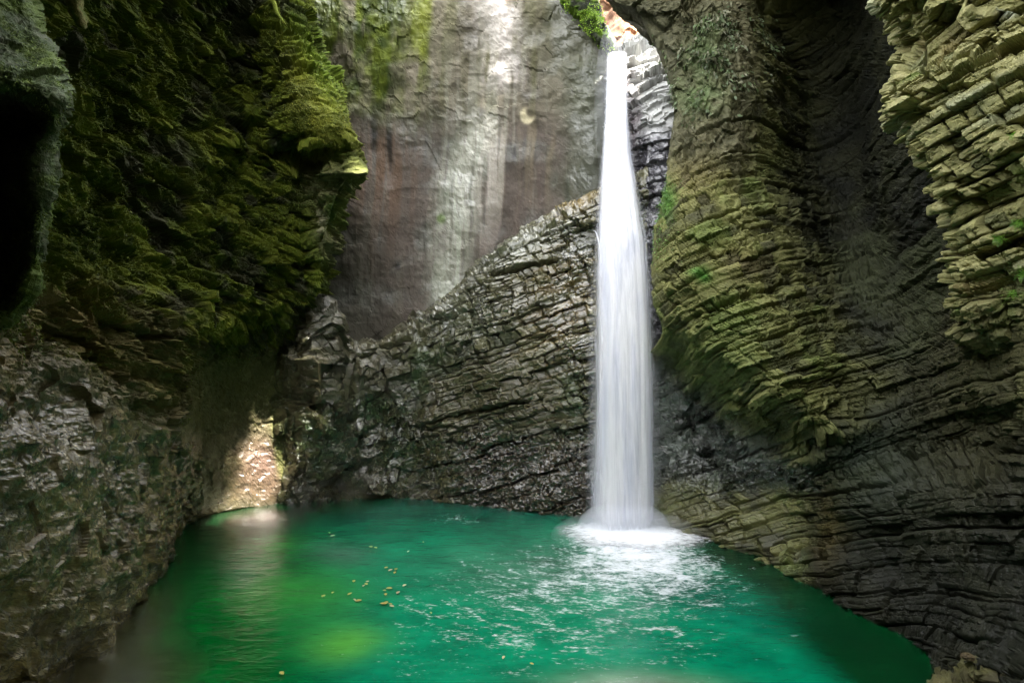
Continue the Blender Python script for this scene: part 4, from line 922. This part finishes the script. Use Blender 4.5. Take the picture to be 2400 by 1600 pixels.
def pool():
    def nu(a, b, n): return np.linspace(a, b, n)
    X, Y = np.meshgrid(nu(-13, 13, 460), nu(3.0, 24, 420))
    dx, dy = X - 3.45, Y - 17.4
    R = np.sqrt(dx * dx + dy * dy)
    Z = 0.018 * fbm(X * 1.2, Y * 2.2, X * 0, 4, 801) + 0.018 * np.sin(R * 5 + 3 * fbm(X * .5, Y * .5, X * 0, 2, 803)) * np.exp(-R / 4.5)
    P = np.stack([X, Y, Z], -1).astype(f4)
    px, py = pix(P)
    w = fbm(X * .5, Y * .5, X * 0, 4, 811); pxw, pyw = px + 40 * w, py + 14 * w
    col = np.zeros(P.shape, f4) + np.array((0.0, 0.22, 0.105), f4)
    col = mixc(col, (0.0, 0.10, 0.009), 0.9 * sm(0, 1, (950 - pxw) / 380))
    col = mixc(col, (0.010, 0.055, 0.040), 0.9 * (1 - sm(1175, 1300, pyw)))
    col = mixc(col, (0.10, 0.17, 0.14), 0.55 * blob(pxw, pyw, 800, 1298, 70, 26) + .4 * blob(pxw, pyw, 560, 1330, 50, 60))  # second blob paints a greyish reflection streak
    col = mixc(col, (0.09, 0.36, 0.045), 0.85 * blob(pxw, pyw, 800, 1505, 100, 50, 0, 1.2))
    col = mixc(col, (0.05, 0.30, 0.045), 0.6 * blob(pxw, pyw, 710, 1385, 140, 60) + .5 * blob(pxw, pyw, 650, 1270, 60, 26))
    col = mixc(col, (0.001, 0.026, 0.004), 0.95 * sm(0, 1, (pxw - 1560 - (py - 1300) * 1.1) / 160) * (1 - sm(0, 1, (pyw - 1560) / 80) * 0))  # reflection and shadow of the right bank painted as dark water
    col = mixc(col, (0.004, 0.13, 0.085), 0.75 * blob(pxw, pyw, 1640, 1390, 190, 60, .3))  # dark teal of deeper water, with shade and reflection painted in
    col = mixc(col, (0.26, 0.42, 0.25), 0.9 * blob(pxw, pyw, 1490, 1610, 190, 38, .05, 1.3))
    col = mixc(col, (0.10, 0.16, 0.12), 0.5 * blob(pxw, pyw, 1300, 1330, 300, 70))
    rs_ = np.hypot(X * .98, (Y - 14.5) * 1.0) + 0.5 * w
    ls = sm(6.9, 8.7, rs_) * sm(3.0, -2.0, X) * sm(14.2, 12.0, Y)
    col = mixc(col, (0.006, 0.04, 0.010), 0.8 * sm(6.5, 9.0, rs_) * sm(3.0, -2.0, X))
    col = mixc(col, (0.11, 0.115, 0.05), 0.9 * ls * sm(17.5, 14.5, Y))
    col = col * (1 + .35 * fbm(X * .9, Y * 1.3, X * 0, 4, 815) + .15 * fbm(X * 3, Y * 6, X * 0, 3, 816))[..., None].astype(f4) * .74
    # shallow, see-through margins
    shal = np.clip(0.9 * ls + 0.7 * blob(px, py, 590, 1208, 110, 18) + 0.5 * (1 - sm(1170, 1215, py)) * (1 - sm(650, 900, px))
                   + .5 * blob(px, py, 1490, 1620, 180, 30), 0, 0.95)
    foam = np.clip(0.95 * np.exp(-(R / 1.7) ** 2) + .42 * np.exp(-(((dx + .2 * dy) / 1.6) ** 2 + ((dy + 2.2) / 1.8) ** 2)) + 0.44 * np.exp(-(dx * dx / 20 + (Y - 15.2) ** 2 / 6)) * sm(-7, -2, X) + 0.52 * np.exp(-(((X - .8) / 4.6) ** 2 + ((Y - 12.2) / 3.6) ** 2) ** 1.4)
                   + 0.55 * blob(px, py, 1060, 1213, 70, 20), 0, 1.4).astype(f4)
    foam = foam * (1 - 0.9 * sm(0, 1, (px - 1640 - (py - 1300) * 1.0) / 200))
    m, nt, out = new_mat("pool_water"); L = nt.links.new
    b = N(nt, "ShaderNodeBsdfPrincipled", inp={"Roughness": 0.09, "IOR": 1.33, "Specular IOR Level": 0.5})
    at = N(nt, "ShaderNodeAttribute", attribute_name="Col"); fo = N(nt, "ShaderNodeAttribute", attribute_name="foam"); sh = N(nt, "ShaderNodeAttribute", attribute_name="shal")
    tc = N(nt, "ShaderNodeTexCoord")
    # flow coordinates: polar about the splash, so the flecks fan out from it
    sub = N(nt, "ShaderNodeVectorMath", operation="SUBTRACT"); L(tc.outputs["Object"], sub.inputs[0]); sub.inputs[1].default_value = (3.45, 18.2, 0)
    wn = N(nt, "ShaderNodeTexNoise", inp={"Scale": 0.8, "Detail": 3.0}); L(tc.outputs["Object"], wn.inputs["Vector"])
    sep = N(nt, "ShaderNodeSeparateXYZ"); L(sub.outputs[0], sep.inputs[0])
    ang = mathn(nt, "ARCTAN2", sep.outputs[0], sep.outputs[1])
    ln = N(nt, "ShaderNodeVectorMath", operation="LENGTH"); L(sub.outputs[0], ln.inputs[0])
    cmb = N(nt, "ShaderNodeCombineXYZ")
    L(mathn(nt, "ADD", mathn(nt, "MULTIPLY", ang, 6.0), mathn(nt, "MULTIPLY", wn.outputs["Fac"], 2.0)), cmb.inputs[0])
    L(mathn(nt, "MULTIPLY_ADD", ln.outputs["Value"], 3.0, mathn(nt, "MULTIPLY", wn.outputs["Fac"], 1.5)), cmb.inputs[1])
    f1 = N(nt, "ShaderNodeTexNoise", inp={"Scale": 1.1, "Detail": 9.0, "Roughness": 0.72}); L(cmb.outputs[0], f1.inputs["Vector"])
    mp = N(nt, "ShaderNodeMapping"); mp.inputs["Scale"].default_value = (2.0, 4.2, 1); L(tc.outputs["Object"], mp.inputs[0])
    f2 = N(nt, "ShaderNodeTexNoise", inp={"Scale": 1.0, "Detail": 9.0, "Roughness": 0.7, "Distortion": 0.6}); L(mp.outputs[0], f2.inputs["Vector"])
    mp3 = N(nt, "ShaderNodeMapping"); mp3.inputs["Scale"].default_value = (8.0, 17.0, 1); L(tc.outputs["Object"], mp3.inputs[0])
    f3 = N(nt, "ShaderNodeTexNoise", inp={"Scale": 1.0, "Detail": 5.0, "Roughness": 0.6}); L(mp3.outputs[0], f3.inputs["Vector"])
    fsum = mathn(nt, "ADD", mathn(nt, "MULTIPLY", f1.outputs["Fac"], 0.45), mathn(nt, "ADD", mathn(nt, "MULTIPLY", f2.outputs["Fac"], 0.35), mathn(nt, "MULTIPLY", f3.outputs["Fac"], 0.30)))
    thr = mathn(nt, "MULTIPLY_ADD", fo.outputs["Fac"], -0.235, 0.675)
    df = mathn(nt, "SUBTRACT", fsum, thr)
    fm = N(nt, "ShaderNodeMapRange", inp={"From Min": 0.0, "From Max": 0.20, "To Min": 0.0, "To Max": 0.9}); fm.interpolation_type = "SMOOTHSTEP"; L(df, fm.inputs["Value"])
    mc = N(nt, "ShaderNodeMix", data_type="RGBA"); L(fm.outputs[0], mc.inputs[0]); L(at.outputs["Color"], mc.inputs[6]); mc.inputs[7].default_value = (0.86, 0.88, 0.93, 1)
    L(mc.outputs[2], b.inputs["Base Color"])
    L(mathn(nt, "MULTIPLY_ADD", fm.outputs[0], 0.6, 0.09), b.inputs["Roughness"])
    bn = N(nt, "ShaderNodeTexNoise", inp={"Scale": 1.0, "Detail": 6.0, "Roughness": 0.6})
    mp4 = N(nt, "ShaderNodeMapping"); mp4.inputs["Scale"].default_value = (2.2, 6.0, 1); L(tc.outputs["Object"], mp4.inputs[0]); L(mp4.outputs[0], bn.inputs["Vector"])
    bp = N(nt, "ShaderNodeBump", inp={"Strength": 0.45, "Distance": 0.06}); L(mathn(nt, "ADD", bn.outputs["Fac"], mathn(nt, "MULTIPLY", fm.outputs[0], 0.2)), bp.inputs["Height"]); L(bp.outputs[0], b.inputs["Normal"])
    # clear film over the shallows
    gl = N(nt, "ShaderNodeBsdfGlossy", inp={"Roughness": 0.08}); L(bp.outputs[0], gl.inputs["Normal"])
    tp = N(nt, "ShaderNodeBsdfTransparent", inp={"Color": (0.80, 0.84, 0.62, 1)})
    fr = N(nt, "ShaderNodeFresnel", inp={"IOR": 1.33}); L(bp.outputs[0], fr.inputs["Normal"])
    clr = N(nt, "ShaderNodeMixShader"); L(fr.outputs[0], clr.inputs[0]); L(tp.outputs[0], clr.inputs[1]); L(gl.outputs[0], clr.inputs[2])
    ms = N(nt, "ShaderNodeMixShader")
    L(mathn(nt, "MULTIPLY", sh.outputs["Fac"], mathn(nt, "SUBTRACT", 1.0, fm.outputs[0])), ms.inputs[0]); L(b.outputs[0], ms.inputs[1]); L(clr.outputs[0], ms.inputs[2])
    L(ms.outputs[0], out.inputs[0])
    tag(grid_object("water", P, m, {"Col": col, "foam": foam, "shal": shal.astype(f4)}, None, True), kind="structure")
    # bed under the water
    X, Y = np.meshgrid(nu(-14, 14, 260), nu(2.0, 25, 240))
    Zb = -0.35 - 1.4 * sm(9.2, 4.0, np.hypot(X * .95, (Y - 14) * 1.05)) + 0.10 * fbm(X * 1.4, Y * 1.4, X * 0, 4, 821)
    P = np.stack([X, Y, Zb], -1).astype(f4)
    c = mixc(np.zeros(P.shape, f4) + np.array((0.26, 0.22, 0.12), f4), (0.13, 0.12, 0.06), sm(-.3, .3, fbm(X * 2, Y * 2, X * 0, 4, 823)))
    bx, by = pix(P)
    c = mixc(c, (0.55, 0.46, 0.33), 0.9 * blob(bx, by, 590, 1232, 90, 22))  # sunlit shallows painted pale on the bed
    tag(grid_object("pool_bed", P, M_SMOOTH, {"Col": c, "wet": X * 0}), kind="structure")

def boulder(name, loc, size, seed, col, label, cat="boulder", rot=0.0, mat=None, group=None, n=70, rough=1.0):
    u, v = np.meshgrid(np.linspace(0, 2 * np.pi, n * 2), np.linspace(0.001, np.pi - 0.001, n))
    D = np.stack([np.sin(v) * np.cos(u), np.sin(v) * np.sin(u), np.cos(v)], -1).astype(f4)
    D3 = np.sign(D) * np.abs(D) ** 0.8
    ox = seed * 1.7
    c1, c2, c3 = cells(D[..., 0] * 1.3 + ox, D[..., 1] * 1.3, D[..., 2] * 1.3, seed)
    r = 1 + rough * (0.22 * c2 + 0.20 * fbm(D[..., 0] * 1.4 + ox, D[..., 1] * 1.4, D[..., 2] * 1.4, 4, seed) + 0.04 * fbm(D[..., 0] * 7, D[..., 1] * 7, D[..., 2] * 7, 3, seed))
    P = D3 * r[..., None] * np.array(size, f4)
    c = mixc(np.zeros(P.shape, f4) + np.array(col, f4), np.array(col) * 0.5, sm(-.3, .4, fbm(D[..., 0] * 3, D[..., 1] * 3, D[..., 2] * 3, 4, seed + 2)))
    o = grid_object(name, P, mat or M_ROCK, {"Col": c, "wet": c[..., 0] * 0 + .3})
    o.location = loc; o.rotation_euler = (0, 0, rot)
    return tag(o, label, cat, group)

# ================================================================== LEAVES AND PLANTS
def floating_leaves():
    spots = [(957, 1295), (869, 1284), (880, 1286), (992, 1273), (905, 1333), (915, 1339), (925, 1345), (928, 1337), (829, 1365), (861, 1366), (858, 1372), (780, 1392), (758, 1400), (831, 1409), (840, 1411), (901, 1387),
             (912, 1382), (904, 1396), (933, 1392), (948, 1375), (905, 1416), (915, 1419), (918, 1424), (898, 1418), (772, 1251), (780, 1258), (660, 1582), (852, 1376), (1246, 1560), (1180, 1545), (820, 1395), (1010, 1440)]
    cols = [(0.42, 0.38, 0.10), (0.50, 0.42, 0.12), (0.45, 0.25, 0.06), (0.30, 0.34, 0.10), (0.55, 0.50, 0.30)]
    names = ["yellow-green", "pale yellow", "orange-brown", "olive green", "cream-coloured"]
    for k, (a, b) in enumerate(spots):
        x, y, z = shore(a, b)
        V, Fc = [], []
        L = 0.04 + .045 * RNG.random(); W = L * (0.45 + .25 * RNG.random()); an = RNG.random() * 6.28; ca, sa = math.cos(an), math.sin(an)
        prof = [(-1, 0.0), (-.75, .5), (-.35, .9), (.1, 1.0), (.5, .75), (.8, .35), (1, 0)]
        for sx, sw in prof:
            for sd in (-1, 0, 1):
                lx, ly = sx * L, sd * sw * W
                V.append((lx * ca - ly * sa, lx * sa + ly * ca, 0.014 + 0.02 * abs(sd) * sw + .012 * sx * sx))
        for i in range(6):
            for j in range(2):
                q = i * 3 + j; Fc.append((q, q + 3, q + 4, q + 1))
        ci = 2 if k == 3 else int(RNG.choice([0, 1, 3, 4, 1]))
        c = np.array(cols[ci])
        o = soup_object("floating_leaf", V, Fc, M_LEAF, np.tile(c, (len(V), 1)))
        o.location = (x, y, 0.02)
        if k == 3: tag(o, "single orange-brown leaf floating apart, farther out than the leaf clusters", "leaf", "leaves floating on the pool")
        elif k == 26: tag(o, "small leaf floating alone near the lower edge of the green pool", "leaf", "leaves floating on the pool")
        else: tag(o, "small fallen leaf drifting among other leaves on the green pool", "leaf", "leaves floating on the pool")

def fern(name, loc, nrm, size, seed, label, n=14, droop=0.8, cols=((.12, .30, .03), (.20, .42, .05)), cat="fern", group=None):
    rg = np.random.default_rng(seed); V, Fc, cl = [], [], []
    nrm = np.asarray(nrm, float); nrm /= np.linalg.norm(nrm)
    for k in range(n):
        d = nrm + rg.normal(0, .75, 3); d /= np.linalg.norm(d); p = np.zeros(3); L = size * (0.5 + .7 * rg.random())
        col = np.array(cols[rg.integers(len(cols))])
        for s_ in range(9):
            q = p + d * L / 9; side = np.cross(d, (0, 0, 1)); side /= np.linalg.norm(side) + 1e-9
            for sg in (-1, 1):
                e = side * sg + d * .5
                i = len(V); w = L * .26 * (1 - s_ / 10.0)
                V += [p, p + e * w * .5 + d * L * .03, p + e * w, p + e * w * .5 - d * L * .03]; Fc.append((i, i + 1, i + 2, i + 3)); cl += [col * (.7 + .6 * rg.random())] * 4
            p = q; d = d + np.array((0, 0, -droop / 9)); d /= np.linalg.norm(d)
    o = soup_object(name, V, Fc, M_LEAF, np.array(cl)); o.location = loc
    return tag(o, label, cat, group)

def creeper():
    t = np.linspace(0, 1, 40)[:, None]; th = np.linspace(0, 2 * np.pi, 13)[None]
    X = np.interp(t, [0, .3, .7, 1], [625, 636, 650, 674]) + 0 * th; Yp = -40 + 104 * t + 0 * th; Yd = 15.9 + 0 * t + 0 * th
    P = np.stack(pt(X, Yp, Yd), -1); r = .085 * (1 - t) ** .6 + .006
    P[..., 0] += np.cos(th) * r; P[..., 1] += np.sin(th) * r
    P += (.03 * fbm(P[..., 0] * 9, P[..., 1] * 9, P[..., 2] * 9, 2, 5))[..., None] * (1 - t)[..., None]
    c = np.zeros(P.shape, f4) + np.array((.14, .17, .02), f4)
    o = tag(grid_object("moss_strand", P.astype(f4), M_MOSSY, {"Col": c, "wet": P[..., 0].astype(f4) * 0}, None, True), "thin hanging strand of moss tapering to a point, high beside the mossy rib", "moss")

# ================================================================== LIGHT
SUN = Vector((0.45, -0.35, 0.82)).normalized()

def sun_screen():
    """leaf cards added out of view to block the sun, gaps cut for sun patches"""
    s = np.array(SUN); e1 = np.cross(s, (0, 0, 1)); e1 /= np.linalg.norm(e1); e2 = np.cross(s, e1)
    holes = []
    def hole(px, py, Y, rx, ry, ang=0):
        q = np.array(pt(px, py, Y)); holes.append((q @ e1, q @ e2, rx, ry, ang))
    for h in HOLES: hole(*h)
    c0 = np.array((0, 13, 7)) + s * 34
    rg = np.random.default_rng(5); V, Fc, cl = [], [], []
    Rd = 17.5; n = 110000
    A = rg.uniform(-Rd, Rd, (n, 2)); D = rg.uniform(-4, 4, n)
    for (a, b), dd in zip(A, D):
        p = c0 + e1 * a + e2 * b + s * dd
        u, v = p @ e1, p @ e2; bad = False
        for (hu, hv, rx, ry, an) in holes:
            ca, sa = math.cos(an), math.sin(an); du, dv = u - hu, v - hv
            if ((du * ca + dv * sa) / (rx + .3)) ** 2 + ((-du * sa + dv * ca) / (ry + .3)) ** 2 < 0.2 + 1.1 * rg.random(): bad = True; break
        if bad: continue
        leaf(V, Fc, cl, p, rg.normal(0, 1, 3), 0.55 + .45 * rg.random(), (.06, .12, .02), 0.8)
    o = soup_object("leaf_sun_screen", V, Fc, M_LEAF, np.array(cl))
    tag(o, "unseen screen of leaf cards added to block the sun except through gaps", "foliage", kind="stuff")

# (px, py, depth, radius1, radius2): spots of the rock the sun reaches
HOLES = [(1178, 20, 22.3, .5, .9), (1176, 170, 22.3, .6, .6), (1160, 300, 22.3, .35, .9), (622, 1085, 20.1, 1.6, 1.6), (645, 985, 20.3, .6, .9), (570, 1180, 20.0, 1.0, .6), (560, 1212, 19.0, .9, .5), (1500, 150, 21.6, 1.3, 1.5), (1440, 200, 20.6, .5, 1.6), (1460, 60, 30, 3, 3)]

def light_shell():
    """rock shell added behind the viewer, out of view, to keep low light out"""
    th = np.radians(np.linspace(150, 390, 60))
    zz = np.array([-3, 0, 3, 6, 9, 12, 15, 18.5])
    T, Z = np.meshgrid(th, zz)
    rad = np.interp(Z, [-3, 3, 9, 15, 22], [12.5, 12.8, 13, 11.5, 8.5])
    X = rad * np.cos(T); Y = 6.0 + rad * np.sin(T) * 0.9
    P = np.stack([X, Y, Z], -1).astype(f4)
    d = 0.8 * fbm(X * .3, Y * .3, Z * .3, 3, 901)
    P[..., 0] += d; P[..., 1] += d
    col = np.zeros(P.shape, f4) + np.array((0.12, 0.12, 0.07), f4)
    tag(grid_object("added_light_shell", P, M_ROCK, {"Col": col, "wet": P[..., 0] * 0}), kind="structure")

def ground_near():
    X, Y = np.meshgrid(np.linspace(-12, 12, 120), np.linspace(-8, 7.5, 90))
    Z = 2.6 * sm(7.2, 1.0, Y) - 1.0 + 0.4 * fbm(X * .5, Y * .5, X * 0, 4, 911)
    P = np.stack([X, Y, Z], -1).astype(f4)
    col = np.zeros(P.shape, f4) + np.array((0.14, 0.13, 0.09), f4)
    tag(grid_object("ground", P, M_ROCK, {"Col": col, "wet": X * 0}), kind="structure")

# ================================================================== BUILD
back_wall(); outcrop(); left_cliff(); hanging_rock(); small_tip(); right_cliff(); bright_cliff(); notch_rock(); orange_wall(); moss_ledge()
waterfall(); foam_mound(); mist(); pool(); floating_leaves(); creeper()
light_shell(); ground_near(); sun_screen()
x, y, z = shore(1490, 1625); boulder("submerged_boulder", (x, y, -.42), (1.5, .55, .42), 3, (.5, .55, .33), "large pale boulder just under the water at the lower edge of the pool", group="boulders under the water")
x, y, z = shore(282, 1590); boulder("submerged_boulder", (x, y, -.42), (.35, .3, .35), 4, (.6, .55, .35), "small pale boulder under the shallow brown water by the wet grey rock foot", group="boulders under the water")
x, y, z = shore(390, 1545); boulder("submerged_boulder", (x, y, -.5), (.5, .6, .35), 5, (.35, .33, .18), "olive boulder under the shallow water between the pale boulder and the deep green", group="boulders under the water")
# lit ledge of broken blocks, lower right corner
corner_ledge()
boulder("rock_slab", pt(2268, 1538, 9.42), (.10, .09, .045), 20, (.11, .075, .045), "flat reddish-brown loose block resting on the low ledge at the pool's corner", "rock", 0.3, n=40, rough=.9)
fern("fern", pt(2127, 243, 10.9), (-.3, -.7, .3), .16, 1, "small bright green fern on the outermost blocks of the pale blocky cliff", 12)
fern("fern", pt(2372, 316, 9.4), (-.3, -.7, .3), .13, 2, "tiny bright green fern in a joint in the middle of the pale blocky cliff", 10)
for k, (a, b) in enumerate([(2385, 520), (2395, 640), (2370, 690), (2340, 560)]):
    fern("moss_tuft", pt(a, b, 9.35), (-.3, -.7, .1), .22, 30 + k, "bright green moss tuft on the shaded lower blocks of the pale blocky cliff", 26, 1.6, ((.07, .18, .02), (.14, .28, .03)), "moss", "moss tufts on the pale blocky cliff")
for k, (a, b, Y) in enumerate([(1560, 455, 16.9), (1552, 480, 16.9), (1548, 510, 16.9)]):
    fern("hanging_fern", pt(a, b, Y), (-.5, -.7, .2), .3, 50 + k, "pale green fern tuft clinging to the cliff edge right of the upper waterfall", 16, 1.3, ((.12, .26, .08), (.18, .32, .10)), "fern", "fern tufts on the cliff edge beside the fall")

cam = bpy.data.cameras.new("camera"); co = bpy.data.objects.new("camera", cam); C.objects.link(co)
cam.sensor_width = 36; cam.lens = F / 2400 * 36; cam.clip_start = 0.05; cam.clip_end = 500
co.location = (0, 0, HZ); co.rotation_euler = (math.radians(90), 0, 0)
sc = bpy.context.scene; sc.camera = co

EL, RO = math.asin(SUN.z), math.atan2(SUN.x, SUN.y)
w = bpy.data.worlds.new("World"); sc.world = w; w.use_nodes = True
nt = w.node_tree; bg = nt.nodes["Background"]
sky = nt.nodes.new("ShaderNodeTexSky"); sky.sky_type = "NISHITA"; sky.sun_disc = False; sky.sun_elevation = EL; sky.sun_rotation = RO
sky.air_density = 1.2; sky.dust_density = 4.0; sky.ozone_density = 0.6
hs = nt.nodes.new("ShaderNodeHueSaturation"); hs.inputs["Saturation"].default_value = 0.10
nt.links.new(sky.outputs[0], hs.inputs["Color"]); nt.links.new(hs.outputs[0], bg.inputs[0]); bg.inputs[1].default_value = 0.15
sl = bpy.data.lights.new("sun", "SUN"); sl.energy = 2.0; sl.angle = math.radians(0.6); sl.color = (1.0, 0.94, 0.86)
so = bpy.data.objects.new("sun", sl); C.objects.link(so); so.rotation_euler = SUN.to_track_quat("Z", "Y").to_euler(); so.location = SUN * 60
sc.view_settings.view_transform = "Standard"; sc.view_settings.look = "None"; sc.view_settings.exposure = 4.3; sc.view_settings.gamma = 1
sc.cycles.use_denoising = True
sc.cycles.max_bounces = 8; sc.cycles.volume_bounces = 4; sc.cycles.diffuse_bounces = 4; sc.cycles.transparent_max_bounces = 24
sc.cycles.use_adaptive_sampling = True; sc.cycles.adaptive_threshold = 0.02
sc.cycles.sample_clamp_indirect = 6
